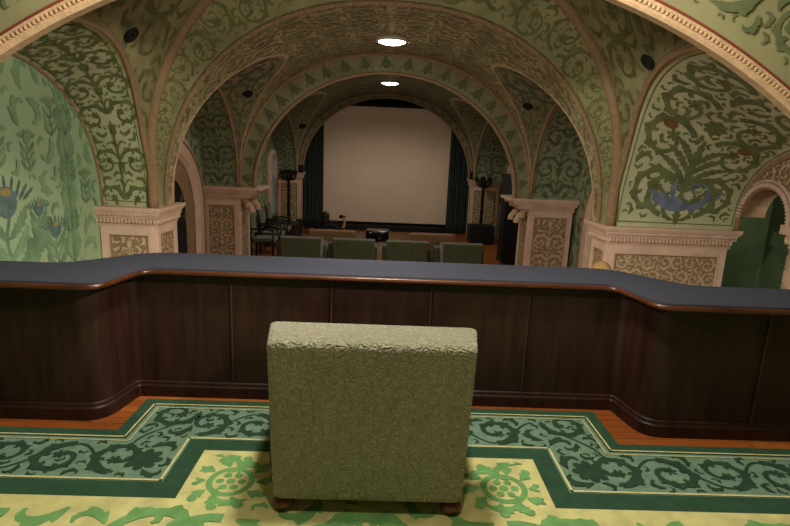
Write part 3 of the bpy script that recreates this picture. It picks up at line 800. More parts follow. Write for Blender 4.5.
def pier(x0, x1, y0, y1, zb, inner, corbel=False):
    """inner: +1 when the nave is on the +x side"""
    r = struct(empty('pillar', ((x0+x1)/2, (y0+y1)/2, zb))); r.location = (0, 0, 0)
    s = MB(); cx, cy = (x0+x1)/2, (y0+y1)/2; w, d = x1-x0, y1-y0
    ze = .56
    s.box((cx, cy, (zb+ze)/2), (w, d, ze-zb))
    # raised frames: front and nave side
    fr = .075; t = .022; top = .465
    fz = (zb+top)/2
    for xx in (x0+fr/2, x1-fr/2): s.box((xx, y0-t/2, (zb+ze)/2), (fr, t, ze-zb))
    s.box((cx, y0-t/2, (top+ze)/2), (w-2*fr-.002, t, ze-top)); s.box((cx, y0-t/2, zb+.1), (w-2*fr-.002, t, .2))
    xi = x1 if inner > 0 else x0
    for yy in (y0+fr/2, y1-fr/2): s.box((xi+inner*t/2, yy, (zb+ze)/2), (t, fr, ze-zb))
    s.box((xi+inner*t/2, cy, (top+ze)/2), (t, d-2*fr-.002, ze-top))
    # thin bead around front panel
    for xx in (x0+fr+.012, x1-fr-.012): s.box((xx, y0-.014, (zb+.2+top)/2), (.014, .03, top-zb-.2))
    s.box((cx, y0-.014, top-.008), (w-2*fr-.04, .03, .014))
    s.build('shaft', M['stone'], r)
    relief_panel(r, (x0+fr+.02, y0-.004, zb+.2), (1, 0, 0), (0, 0, 1), w-2*fr-.04, top-zb-.215, (cx, y0-3, 0), 5)
    relief_panel(r, (xi+inner*.004, y0+fr+.01, zb+.2), (0, 1, 0), (0, 0, 1), d-2*fr-.02, top-zb-.215, (cx+inner*5, cy, 0), 6)
    c = MB()
    def lvl(z0, z1, o0, o1):
        vs = [(x0-o0, y0-o0), (x1+o0, y0-o0), (x1+o0, y1+o0), (x0-o0, y1+o0)], [(x0-o1, y0-o1), (x1+o1, y0-o1), (x1+o1, y1+o1), (x0-o1, y1+o1)]
        c.add([(*p, z0) for p in vs[0]]+[(*p, z1) for p in vs[1]], [(0, 1, 5, 4), (1, 2, 6, 5), (2, 3, 7, 6), (3, 0, 4, 7), (4, 5, 6, 7), (3, 2, 1, 0)], 0)
    lvl(.56, .585, .025, .035); lvl(.585, .605, .02, .025); lvl(.605, .665, .03, .035); lvl(.665, .685, .065, .07); lvl(.685, .735, .06, .085); lvl(.735, .76, .09, .10); lvl(.76, .80, .105, .11)
    n = int((w+.1)/.045)
    for i in range(n):
        c.box((x0-.03+(w+.06)*(i+.5)/n, y0-.048, .635), (.026, .036, .052))
    m = int((d+.1)/.045)
    for i in range(m): c.box((xi+inner*.048, y0-.03+(d+.06)*(i+.5)/m, .635), (.036, .026, .052))
    n2 = int((w+.16)/.03)
    for i in range(n2): c.ell((x0-.07+(w+.14)*(i+.5)/n2, y0-.078, .71), (.012, .012, .02), 0, 6)
    if corbel:
        a0, a1 = (xi, xi+inner*.42)
        lo, hi = min(a0, a1), max(a0, a1)
        c.box(((lo+hi)/2, cy, .775), (hi-lo, d+.22, .05)); c.box(((lo+hi)/2-inner*.04, cy, .715), (hi-lo-.08, d+.16, .07)); c.box(((lo+hi)/2-inner*.09, cy, .64), (hi-lo-.18, d+.1, .08))
    c.build('capital', M['stone'], r)
    if corbel:
        k = MB()
        for yy in (y0+.1, y1-.1):
            pts = [(xi+inner*(.03+.19*sin(t)), yy, .6-.28*(t/1.6)) for t in [1.6-.1*i for i in range(17)]]
            k.tube(pts, [.07-.002*i for i in range(17)], 10); k.lathe([(.001, -.07), (.06, -.06), (.075, 0), (.06, .06), (.001, .07)], (xi+inner*.13, yy, .47), 12)
        k.build('bracket', M['stone_m'], r, smooth=40)
    return r
pier(-3.48, -2.81, 6.5, 7.1, -1.08, +1)
pier(2.83, 4.34, 6.5, 7.0, -1.08, -1)
pier(-3.48, -2.80, 10.2, 10.9, -1.08, +1, True)
pier(2.83, 3.66, 10.2, 10.9, -1.08, -1, True)
pier(-3.46, -2.75, 17.2, 17.6, -1.08, +1)
pier(2.80, 3.70, 17.2, 17.6, -1.08, -1)

# ---- carved stone portals on the aisle walls of the second bay
def portal(name, X, inn, yc, hw, ztop):
    d = struct(empty(name)); zsp = ztop-hw
    def arch(r, x): return [(x, yc+r, -1.08)]+[(x, yc+r*cos(pi*i/20), zsp+r*sin(pi*i/20)) for i in range(21)]+[(x, yc-r, -1.08)]
    m = MB(); rows = [arch(hw+.72, X+inn*.0), arch(hw+.72, X+inn*.10), arch(hw+.62, X+inn*.13), arch(hw+.40, X+inn*.13), arch(hw+.34, X+inn*.05)]
    m.grid(rows, 0); m.build('surround', M['stone'], d, smooth=40)
    m = MB(); m.tube(arch(hw+.6, X+inn*.135), .022, 8); m.build('moulding', M['stone_d'], d, smooth=True)
    m = MB(); vs = arch(hw, X+inn*.01); m.add(vs, [tuple(range(len(vs)))], 0); m.build('dark_opening', M['black_m'], d)  # flat black sheet, stands in for the shade inside the open doorway
    m = MB(); a, b = arch(hw+.36, X+inn*.04), arch(hw-.02, X+inn*.02); m.grid([a, b], 0)
    m.build('carved_band', M['stone_d'], d)
portal('door_1', -3.5, 1, 8.6, .70, 1.06)
portal('door_2', 3.75, -1, 8.2, .70, 1.02)
def tall_window(name, X, inn, yc, hw, zb, zt):
    w = struct(empty(name))
    zsp = zt-hw
    def arch(r, x): return [(x, yc+r, zb)]+[(x, yc+r*cos(pi*i/16), zsp+r*sin(pi*i/16)) for i in range(17)]+[(x, yc-r, zb)]
    m = MB(); m.grid([arch(hw+.16, X+inn*.0), arch(hw+.16, X+inn*.08), arch(hw, X+inn*.08), arch(hw, X+inn*.0)]); m.build('window_frame', M['stone'], w, smooth=40)
    m = MB(); vs = arch(hw, X+inn*.02); m.add(vs, [tuple(range(len(vs)))]); m.build('pane', M['pane'], w)
tall_window('window_1', -3.5, 1, 16.4, .36, -.5, 1.35)
tall_window('window_2', 3.75, -1, 15.6, .36, -.5, 1.35)

# ================================================================== THINGS
# ---- parapet
def round_poly(pts, radii, n=8):
    out = [Vector(pts[0])]
    for i in range(1, len(pts)-1):
        p, a, b = Vector(pts[i]), Vector(pts[i-1]), Vector(pts[i+1]); r = radii[i]
        d1, d2 = (a-p).normalized(), (b-p).normalized()
        half = math.acos(max(-1, min(1, d1.dot(d2))))/2; t = r/math.tan(half)
        t = min(t, (a-p).length*.48, (b-p).length*.48); s, e = p+d1*t, p+d2*t
        for k in range(n+1):
            q = k/n; out.append(s*(1-q)**2+p*2*q*(1-q)+e*q*q)
    out.append(Vector(pts[-1])); return [(v.x, v.y) for v in out]
def plan(yw, yc, xw, xc, r1, r2, xe=4.4):
    return round_poly([(-xe, yw), (-xw, yw), (-xc, yc), (xc, yc), (xw, yw), (xe, yw)], [0, r1, r2, r2, r1, 0], 10)
def offset(pl, d):
    out = []
    for i, (x, y) in enumerate(pl):
        a, b = pl[max(0, i-1)], pl[min(len(pl)-1, i+1)]; l = sqrt((b[0]-a[0])**2+(b[1]-a[1])**2) or 1
        out.append((x-(b[1]-a[1])/l*d, y+(b[0]-a[0])/l*d))
    return out
par = empty('balcony_parapet', (0.0, 0, 0)); tag(par, 'dark wood panelled balcony parapet topped with a blue-grey cloth cap', 'parapet')
near = plan(2.70, 3.10, 1.50, 1.43, .12, .10); far = plan(3.14, 3.56, 1.92, 1.56, .25, .30)
def sweep(pl, prof, mi=0, mb=None):    # prof: (outward offset toward the viewer negative y, z)
    mb = mb or MB(); mb.grid([[(*offset(pl, d)[i], z) for d, z in prof] for i in range(len(pl))], mi); return mb
m = MB(); rows = []
for (a, b) in zip(near, far):
    row = []
    for k in range(9):
        t = k/8; row.append((a[0]+(b[0]-a[0])*t, a[1]+(b[1]-a[1])*t, .858+.014*sin(pi*t)**.5))
    rows.append([(a[0], a[1], .84)]+row+[(b[0], b[1], .80)])
m.grid(rows); m.build('cloth_cap', M['blue'], par, smooth=50)
pr = [(.06, .815), (.0, .815), (-.008, .819), (-.013, .828), (-.012, .838), (-.006, .846), (.01, .848)]
m = MB(); m.grid([[(x, y, z) for x, y, z in [(*offset(near, d)[i], z) for d, z in pr]] for i in range(len(near))]); m.build('rail', M['wood_rail'], par, smooth=True)
face = plan(2.84, 3.17, 1.60, 1.54, .13, .05)
# split the face line into panels at the seams
def seg_between(pl, xa, xb): 
    out = []
    for i in range(len(pl)-1):
        (x0, y0), (x1, y1) = pl[i], pl[i+1]
        for xs in (xa, xb):
            if (x0-xs)*(x1-xs) < 0 or x0 == xs: t = (xs-x0)/((x1-x0) or 1); out.append((i+t, (xs, y0+(y1-y0)*t)))
        out.append((i, (x0, y0)) if False else (i+1, (x1, y1)))
    out.append((0, pl[0])); out.sort(key=lambda q: q[0])
    return [p for _, p in out if min(xa, xb)-1e-6 <= p[0] <= max(xa, xb)+1e-6]
seams = [-3.4, -2.22, -.93, -.31, .31, .93, 2.22, 3.4]
for a, b in zip(seams[:-1], seams[1:]):
    if abs(a+b)/2 > 1.2 and abs(a+b)/2 < 1.9 and abs(abs(a)-abs(b)) > .5: pass
    pl = seg_between(face, a+.004, b-.004)
    nm = 'corner_panel' if any(abs(p[1]-3.0) < .1 for p in pl) else 'panel'
    m = MB(); pl2 = [(p[0], p[1]) for p in pl]
    bk = offset(pl2, .02); 
    rows = [[(*offset(pl2, .006)[i], .06), (*p, .066), (*p, .796), (*offset(pl2, .006)[i], .80), (*bk[i], .80), (*bk[i], .06)] for i, p in enumerate(pl2)]
    m.grid(rows, 0, True); k = len(rows[0]); m.f.append(tuple(range(k))); m.f.append(tuple(range((len(rows)-1)*k, len(rows)*k))); m.m += [0, 0]
    m.build(nm, M['wood'], par, smooth=35)
core = offset(face, .021)
for xs in (-.93, -.31, .31, .93):
    m = MB(); m.box((xs, 3.164, .44), (.011, .014, .72)); m.build('batten', M['batten'], par, bevel=.004)
for xs in (-2.22, 2.22):
    m = MB(); m.box((xs, 2.834, .44), (.011, .014, .72)); m.build('batten', M['batten'], par, bevel=.004)
m = MB(); pr = [(.03, .0), (-.024, .0), (-.024, .07), (-.018, .078), (-.014, .08), (-.012, .096), (-.004, .102), (.02, .102)]
m.grid([[(*offset(face, d)[i], z) for d, z in pr] for i in range(len(face))]); m.build('base_moulding', M['wood'], par, smooth=25)
m = MB(); bk = plan(3.04, 3.50, 1.85, 1.50, .25, .25)
m.grid([[(*c, -.0), (*c, .80), (*b, .80), (*b, -1.0)] for c, b in zip(core, bk)]); m.build('core', M['wood'], par, smooth=40)

# ---- balcony carpet (plan mirrored)
def mk_carpet():
    root = empty('carpet', (-.03, 0, 0)); tag(root, 'green bordered carpet with yellow field of leaf scrolls on the balcony floor', 'carpet')
    def shape(yw, yc, xs, xe=4.2, yb=-2.6): return [(-xe, yb), (-xe, yw), (-xs, yw), (-xs, yc), (xs, yc), (xs, yw), (xe, yw), (xe, yb)]
    def slab(sh, z0, z1, name, m, orn=None, ms=None):
        mb = MB(); n = len(sh)
        # split in three rectangles to keep faces convex
        (x0, yb), (_, yw), (xa, _), (_, yc) = sh[0], sh[1], sh[2], sh[3]; xb = sh[4][0]; x1 = sh[6][0]
        for X0, X1, Yt in ((x0, xa, yw), (xa, xb, yc), (xb, x1, yw)):
            mb.add([(X0, yb, z1), (X1, yb, z1), (X1, Yt, z1), (X0, Yt, z1)], [(0, 1, 2, 3)], 0)
        mb.add([(*p, z0) for p in sh]+[(*p, z1) for p in sh], [(i, (i+1) % n, n+(i+1) % n, n+i) for i in range(n)], 0)
        if orn: orn.emit(mb, lambda u, v: (u, v, z1), (0, 0, 5), .0007)
        o = mb.build(name, ms or m, root, smooth=None); return o
    def line(sh, w, mb, z):
        pts = sh[1:-1]
        for (a, b) in zip(pts[:-1], pts[1:]):
            dx, dy = b[0]-a[0], b[1]-a[1]; l = sqrt(dx*dx+dy*dy); dx, dy = dx/l, dy/l; nx, ny = -dy*w/2, dx*w/2; ex, ey = dx*w/2, dy*w/2
            mb.add([(a[0]+nx-ex, a[1]+ny-ey, z), (a[0]-nx-ex, a[1]-ny-ey, z), (b[0]-nx+ex, b[1]-ny+ey, z), (b[0]+nx+ex, b[1]+ny+ey, z)], [(0, 1, 2, 3)], 0)
    slab(shape(2.72, 3.10, 1.42), 0, .008, 'outer_border', M['c_green'])
    o = Orn(91)
    def run(fn, pts_len, seed):
        q = Orn(seed); q.wt = 1.35; q.rinceau(0, pts_len, 0, .165, 1, 2, fillers=False)
        for pol, ci in q.p: o.p.append(([fn(u, v) for u, v in pol], ci))
    run(lambda u, v: (-.98+u, 2.81+v), 1.96, 3)
    for sg in (-1, 1):
        run(lambda u, v: (sg*(1.15+v), 2.95-u), .36, 4)
        run(lambda u, v: (sg*(1.25+u), 2.445+v), 2.6, 5)
        o.flower(sg*1.15, 2.44, .10, 1, 2, 8)
    o.fill(-1.3, 1.3, 2.65, 2.995, .13, 20000, 1)
    for sg in (-1, 1): o.fill(min(sg*1.0, sg*4.0), max(sg*1.0, sg*4.0), 2.275, 2.615, .13, 24000, 1); o.fill(min(sg*1.01, sg*1.3), max(sg*1.01, sg*1.3), 2.5, 2.985, .1, 2000, 1)
    slab(shape(2.63, 3.01, 1.33), .004, .0095, 'scroll_band', None, o, [M['c_band'], M['c_scroll'], M['c_scroll']])
    slab(shape(2.255, 2.635, .98), .006, .0135, 'inner_border', M['c_green'])
    q = Orn(17); q.wt = 1.05
    for sg in (-1, 1):
        q.ring(sg*.66, 2.27, .085, .115, 1); q.ring(sg*.66, 2.27, .0, .022, 1)
        for k in range(6): q.disc(sg*.66+.052*cos(k*pi/3), 2.27+.052*sin(k*pi/3), .02, 1)
        for k in range(10): q.leaf(sg*.66+.12*cos(k*.628), 2.27+.12*sin(k*.628), k*.628, .1, .035, .7, 1, 2)
        q.comma(sg*.80, 2.48, pi/2+sg*1.57, .26, .035, sg, 1, 4); q.comma(sg*.50, 2.36, pi/2-sg*.9, .2, .035, -sg, 1, 4); q.comma(sg*.55, 2.14, pi/2-sg*2.0, .24, .035, sg, 1, 4)
        for i in range(7): q.scroll(sg*(.16+.46*i), 1.88+.13*(i % 2), pi/2-sg*(1.4 if i % 2 else -.2), .30, sg*(-1)**i, 1, 1, end=False)
        for r in range(5):
            for i in range(6): q.scroll(sg*(.25+.6*i), 1.4-.6*r, pi/2-sg*.9, .4, sg*(-1)**(i+r), 1, 1)
    q.fill(-2.4, 2.4, 1.3, 2.50, .20, 30000, 1, .02, lambda u, v: (abs(u) < .83 and v < 2.49) or v < 2.09)
    def slabmap(q):
        for pol, ci in q.p: yield pol, ci
    # keep the scrolls inside the field outline
    keep = []
    for pol, ci in q.p:
        if all((abs(u) < .84 and v < 2.50) or (v < 2.10 and abs(u) < 4.1) for u, v in pol) and all(v > -2.5 for u, v in pol): keep.append((pol, ci))
    q.p = keep
    slab(shape(2.135, 2.53, .872), .01, .0155, 'field', None, q, [M['c_field'], M['c_leaf'], M['c_leaf']])
    mb = MB(); line(shape(2.645, 3.025, 1.345), .010, mb, .0132); line(shape(2.605, 2.985, 1.305), .006, mb, .0134); mb.build('cream_line', M['c_line'], root)
    mb = MB(); line(shape(2.27, 2.65, .995), .012, mb, .0138); mb.build('cream_line', M['c_line'], root)
mk_carpet()

# ---- upholstered chairs
def rbox(x0, x1, y0, y1, z0, z1, r, top=None, bow=0.0, seg=4, sub=10):
    """rounded cushion block; top=(dx, dy) scales the top outline"""
    bm = bmesh.new(); bmesh.ops.create_cube(bm, size=1)
    for v in bm.verts:
        v.co = ((x0+x1)/2+v.co.x*(x1-x0), (y0+y1)/2+v.co.y*(y1-y0), (z0+z1)/2+v.co.z*(z1-z0))
    if top:
        for v in bm.verts:
            if v.co.z > (z0+z1)/2: v.co.x += top[0]*(1 if v.co.x > (x0+x1)/2 else -1); v.co.y += top[1] if v.co.y > (y0+y1)/2 else top[2]
    bmesh.ops.bevel(bm, geom=list(bm.edges), offset=r, segments=seg, profile=.6, affect='EDGES')
    vs = [tuple(v.co) for v in bm.verts]; fs = [tuple(v.index for v in f.verts) for f in bm.faces]
    bm.free(); return vs, fs
def make_armchair(name, fab, label, cat, wid=.86, ht=.80, dep=.86, arm=.012, armz=.55):
    """origin at the rear centre on the floor, faces +y"""
    r = empty(name); tag(r, label, cat); h = wid/2
    b = MB(); bm = bmesh.new()
    # back block: outline narrower at the bottom, wider and raked forward at the top
    zb = .068; n = 10
    ring = []
    def outl(z):
        t = (z-zb)/(ht-zb); hb = h-.012+.022*t; hf = h-.004+.05*t
        y0 = 0; y1 = .26+.02*t
        return hb, hf, y0, y1
    secs = []
    zz = [zb, zb+.012]+[zb+.03+(ht-.045-zb-.03)*k/8 for k in range(9)]+[ht-.026, ht-.012, ht-.004, ht]
    for i, z in enumerate(zz):
        hb, hf, y0, y1 = outl(z); ins = {0: .012, len(zz)-1: .026, len(zz)-2: .012, len(zz)-3: .004}.get(i, 0)
        rr = .03; pts = []
        for (cx, cy, a0) in ((hf-ins-rr, y1-ins-rr, 0), (-(hf-ins-rr), y1-ins-rr, 90), (-(hb-ins-rr), y0+ins+rr, 180), (hb-ins-rr, y0+ins+rr, 270)):
            for k in range(6):
                a = radians(a0+90*k/5); pts.append((cx+rr*cos(a), cy+rr*sin(a), z))
        secs.append(pts)
    b.grid(secs, 0, True); k = len(secs[0])
    b.f.append(tuple(range(k))); b.f.append(tuple((len(secs)-1)*k+i for i in range(k))); b.m += [0, 0]
    back = b.build('backrest', fab, r, smooth=60)
    for sg in (-1, 1):
        vs, fs = rbox(sg*(h-.17), sg*(h+arm), .285, dep, zb, armz, .045); a = MB(); a.add(vs, fs); a.build('armrest', fab, r, smooth=60)
    vs, fs = rbox(-(h-.155), h-.155, .24, dep-.03, .12, .30, .03); a = MB(); a.add(vs, fs); a.build('seat_base', fab, r, smooth=60)
    vs, fs = rbox(-(h-.165), h-.165, .25, dep+.02, .28, .44, .05); a = MB(); a.add(vs, fs); a.build('seat_cushion', fab, r, smooth=60)
    for x, y in ((-h+.055, .05), (h-.055, .05), (-h+.07, dep-.07), (h-.07, dep-.07)):
        f = MB(); f.lathe([(.001, .0), (.026, .0), (.034, .006), (.048, .022), (.05, .034), (.043, .05), (.03, .06), (.036, .07), (.036, .085), (.001, .085)], (x, y, 0), 20); f.build('foot', M['foot'], r, smooth=50)
    return r
bigchair = make_armchair('armchair', M['chair'], 'large sage brocade armchair on the carpet seen from behind, facing the parapet', 'armchair')
bigchair.location = (-.028, 2.045, .019)
hall = make_armchair('armchair', M['seat_green'], 'tmp', 'armchair', .84, .80, .86, .09, .62)
GA = 'green armchairs in the hall row'
labs = ['green hall armchair at the left end of the row below the parapet', 'second green hall armchair from the left, behind the tan settee', 'third green hall armchair from the left, just right of the black projector', 'green hall armchair at the right end of the row']
for i, (x, y) in enumerate(((-1.75, 11.0), (-.64, 11.0), (.53, 10.98), (1.69, 10.95))):
    c = hall if i == 0 else copy_tree(hall)
    c.location = (x, y, -1.08); c['label'] = labs[i]; c['group'] = GA
def make_settee(label, x, y):
    r = empty('settee', (x, y, -1.058)); tag(r, label, 'settee', 'tan settees ahead of the armchairs')
    vs, fs = rbox(-.56, .56, 0, .22, .42, .77, .09); a = MB(); a.add(vs, fs); a.build('backrest', M['seat_tan'], r, smooth=60)
    vs, fs = rbox(-.42, .42, .03, .2, .12, .46, .03); a = MB(); a.add(vs, fs); a.build('back_frame', M['seat_tan'], r, smooth=60)
    vs, fs = rbox(-.5, .5, .18, .8, .14, .42, .06); a = MB(); a.add(vs, fs); a.build('seat', M['seat_tan'], r, smooth=60)
    for sx in (-.4, .4):
        for sy in (.1, .72): f = MB(); f.lathe([(.001, 0), (.02, 0), (.032, .12), (.032, .16), (.001, .16)], (sx, sy, 0), 10); f.build('leg', M['foot'], r, smooth=50)
    return r
make_settee('tan settee with a rounded back, person sitting in it', -1.22, 12.3)
make_settee('empty tan settee with a rounded back, right of the black projector', 1.17, 12.3)

# ---- hall side chairs along the left aisle
def side_chair(label, y):
    r = empty('side_chair', (-3.05, y, -1.08), -pi/2+.0); tag(r, label, 'chair', 'green side chairs along the aisle wall')
    # local: faces +y
    vs, fs = rbox(-.26, .26, -.05, .47, .44, .53, .03); m = MB(); m.add(vs, fs); m.build('seat', M['seat_green'], r, smooth=60)
    vs, fs = rbox(-.23, .23, -.10, -.04, .62, 1.08, .025, (0, -.05, -.05)); m = MB(); m.add(vs, fs); m.build('backrest', M['seat_green'], r, smooth=60)
    for sx in (-1, 1):
        m = MB(); m.tube([(sx*.25, -.07, 0), (sx*.25, -.07, .5), (sx*.25, -.1, .8), (sx*.245, -.15, 1.13)], [.022, .026, .022, .018], 8); m.build('leg', M['black'], r, smooth=True)
        m = MB(); m.tube([(sx*.25, .44, 0), (sx*.25, .44, .3), (sx*.25, .45, .72)], [.018, .026, .02], 8); m.build('leg', M['black'], r, smooth=True)
        m = MB(); m.tube([(sx*.25, -.09, .74), (sx*.26, .2, .76), (sx*.26, .46, .72)], [.02, .024, .03], 8); m.build('armrest', M['black'], r, smooth=True)
    for yy in (.45, -.07): m = MB(); m.box((0, yy, .40), (.46, .03, .07)); m.build('seat_rail', M['black'], r, bevel=.005)
for y, l in ((12.6, 'dark wood side chair with green seat, nearest of three by the aisle wall'), (13.5, 'dark wood side chair with green seat, middle of three by the aisle wall'), (14.4, 'dark wood side chair with green seat, farthest of three by the aisle wall')): side_chair(l, y)

# ---- projector on stand, black tables, folding screen, torcheres
r = empty('projector_stand', (-.15, 12.5, -1.059)); tag(r, 'pale slim stand under the black projector', 'stand')
m = MB(); m.lathe([(.001, 0), (.2, 0), (.2, .02), (.05, .05), (.04, .5), (.07, .53), (.001, .53)], seg=16); m.build('post', M['stone'], r, smooth=40)
m = MB(); m.box((0, 0, .545), (.44, .34, .03)); m.build('tray', M['black_m'], r, bevel=.006)
r = empty('projector', (-.15, 12.5, -.498)); tag(r, 'glossy black box projector on its stand between the two tan settees', 'projector')
m = MB(); vs, fs = rbox(-.27, .27, -.2, .2, .0, .24, .04); m.add(vs, fs); m.build('housing', M['gloss'], r, smooth=50)
m = MB(); m.lathe([(.001, -.01), (.07, -.01), (.07, .05), (.05, .06), (.001, .05)], seg=16); l = m.build('lens', M['gloss'], r, smooth=40); l.rotation_euler = (-pi/2, 0, 0); l.location = (.1, .2, .12)
for x in (-.16, .12):
    m = MB(); m.box((x, -.202, .19), (.06, .006, .02)); m.build('indicator', M['lampring'], r)

r = empty('draped_table', (-3.05, 15.5, -1.08)); tag(r, 'low black draped table in the corner beside the left torchere', 'table')
def drape(w, d, h, mb):
    n = 60; rows = []
    for z, o in ((h, 0), (h-.02, .012), (h*.5, .03), (0.005, .05)):
        row = []
        for k in range(n):
            a = 2*pi*k/n; cx, cy = cos(a), sin(a); s = 1/max(abs(cx), abs(cy)); wob = 1+(.03*sin(k*1.9))*(h-z)/h
            row.append((cx*s*w/2*wob+o*cx, cy*s*d/2*wob+o*cy, z))
        rows.append(row)
    mb.grid(rows, 0, True); mb.f.append(tuple(range(len(mb.v)-4*n, len(mb.v)-3*n))); mb.m.append(0)
m = MB(); drape(1.0, .9, .44, m); m.build('drape', M['black_m'], r, smooth=40)
m = MB(); m.box((0, 0, .45), (1.06, .96, .02)); m.build('table_top', M['black'], r, bevel=.004)
r = empty('draped_table', (-2.1, 16.6, -1.08)); tag(r, 'low long black bench in front of the green curtain left of the screen', 'bench')
m = MB(); m.box((0, 0, .42), (1.3, .4, .06)); m.build('seat', M['black'], r, bevel=.01)
for sx in (-.55, .55): m = MB(); m.box((sx, 0, .2), (.08, .36, .39)); m.build('leg', M['black'], r, bevel=.005)
r['category'] = 'bench'; r.name = 'bench'
r = empty('equipment_case', (2.98, 16.05, -1.08)); tag(r, 'squat black equipment case by the right torchere', 'case')
m = MB(); vs, fs = rbox(-.38, .38, -.3, .3, .03, .56, .03); m.add(vs, fs); m.build('body', M['black_m'], r, smooth=50)
m = MB(); m.tube([(-.1, -.31, .3), (-.1, -.35, .3), (.1, -.35, .3), (.1, -.31, .3)], .012, 6); m.build('handle', M['iron'], r, smooth=True)
for sx in (-.3, .3):
    m = MB(); m.lathe([(.001, 0), (.03, 0), (.03, .04), (.001, .04)], (sx, -.2, 0), 10); m.build('foot', M['black'], r)

r = empty('folding_screen', (0, 0, -1.08)); tag(r, 'tall black folding screen standing behind the right pillar bracket', 'folding screen')
for (xa, ya, xb, yb, h) in ((2.98, 13.5, 3.12, 13.0, 2.24), (3.12, 13.0, 2.90, 12.6, 1.75), (2.90, 12.6, 3.30, 12.2, 1.75)):
    p = MB(); L = sqrt((xb-xa)**2+(yb-ya)**2); a = atan2(yb-ya, xb-xa); R = Matrix.Rotation(a, 4, 'Z')
    p.box(((xa+xb)/2, (ya+yb)/2, h/2), (L-.02, .035, h), 0, R)
    p.box(((xa+xb)/2-.0, (ya+yb)/2, h-.04), (L-.01, .05, .07), 0, R); p.box(((xa+xb)/2, (ya+yb)/2, .06), (L-.01, .05, .1), 0, R)
    p.build('panel', M['black'], r, bevel=.004)

def torchere(x, y, lab):
    r = empty('torchere', (x, y, -1.08)); tag(r, lab, 'torchere', 'iron torcheres flanking the stage')
    m = MB(); m.lathe([(.001, 0), (.2, 0), (.2, .04), (.12, .08), (.05, .14), (.001, .15)], seg=16); m.build('base', M['iron'], r, smooth=40)
    m = MB(); m.lathe([(.001, .13), (.035, .14)]+[(.045+.014*(i % 2), .2+.14*i) for i in range(12)]+[(.06, 1.86), (.03, 1.9), (.05, 1.98), (.001, 2.0)], seg=14); m.build('pole', M['iron'], r, smooth=40)
    for k in range(6):
        a = k*pi/3; m = MB()
        m.tube([(.02*cos(a), .02*sin(a), 1.74), (.12*cos(a), .12*sin(a), 1.68), (.20*cos(a), .20*sin(a), 1.74), (.22*cos(a), .22*sin(a), 1.86)], .024, 8)
        m.lathe([(.001, 1.85), (.06, 1.87), (.065, 1.9), (.035, 1.91), (.035, 1.98), (.001, 1.98)], (.22*cos(a), .22*sin(a), 0), 10); m.build('arm', M['iron'], r, smooth=40)
torchere(-2.98, 16.45, 'dark iron torchere with branching top left of the screen'); torchere(3.1, 16.75, 'dark iron torchere with branching top right of the screen')
for sx, l in ((-2.72, 'small black loudspeaker on the stage pillar capital left of the screen'), (2.80, 'small black loudspeaker on the stage pillar capital right of the screen')):
    r = empty('loudspeaker', (sx, 17.14, .80)); tag(r, l, 'loudspeaker', 'small stage loudspeakers')
    m = MB(); vs, fs = rbox(-.08, .08, -.07, .07, 0, .24, .01); m.add(vs, fs); m.build('cabinet', M['black_m'], r, smooth=50)
    m = MB(); m.lathe([(.001, -.01), (.03, -.005), (.055, .005), (.058, 0)], seg=16); q = m.build('cone', M['gloss'], r, smooth=True); q.rotation_euler = (pi/2, 0, 0); q.location = (0, -.072, .09)

# ---- projection screen and curtains
r = empty('projection_screen', (0, 18.2, -.84)); tag(r, 'large beige projection screen hanging in the stage arch', 'projection screen')
m = MB(); m.grid([[(-2.16+4.34*i/12, .0+.004*sin(i*1.3), 3.84*k/10) for i in range(13)] for k in range(11)]); m.build('screen_cloth', M['screen'], r, smooth=True)
m = MB(); m.box((0.01, -.0, 3.90), (4.4, .1, .12)); m.build('roller_case', M['screen_edge'], r, bevel=.02)
m = MB(); m.box((0.01, .0, -.03), (4.4, .05, .05)); m.build('bottom_bar', M['screen_edge'], r, bevel=.01)
for sg, l, xa, xb in ((-1, 'dark green stage curtain at the left edge of the screen', -2.86, -2.10), (1, 'dark green stage curtain at the right edge of the screen', 2.12, 2.90)):
    r = empty('stage_curtain', ((xa+xb)/2, 17.95, -1.0)); tag(r, l, 'curtain', 'dark green stage curtains')
    m = MB(); n = 60; rows = []
    for k in range(9):
        z = .05+3.95*k/8; rows.append([((xb-xa)*(i/n-.5)*(1+.04*(1-k/8)), .06*sin(i*.95)+.02*sin(i*.4+k*.3), z) for i in range(n+1)])
    m.grid(rows); m.build('drapery', M['curtain'], r, smooth=True)
    m = MB(); m.tube([(-(xb-xa)/2, 0, 4.02), ((xb-xa)/2, 0, 4.02)], .02, 8); m.build('rod', M['iron'], r, smooth=True)

# stage platform below the screen
m = MB(); m.box((0.1, 18.3, -1.0), (6.6, 1.1, .15)); struct(m.build('floor', M['black_m']))
# hall carpet
r = empty('carpet', (0, 14.8, -1.08)); tag(r, 'brown patterned carpet on the hall floor ahead of the armchairs', 'carpet')
m = MB(); m.box((.3, 0, .006), (3.2, 5.4, .012)); o = Orn(13)
for i in range(8):
    for j in range(9): o.flower(-1.1+.4*i, -2.4+.58*j, .18, 1, 2, 6, i+j)
o.emit(m, lambda u, v: (u, v, .012), (0, 0, 5), .001); m.build('pile', [M['hall_carpet'], M['seat_tan'], M['stone_d']], r)

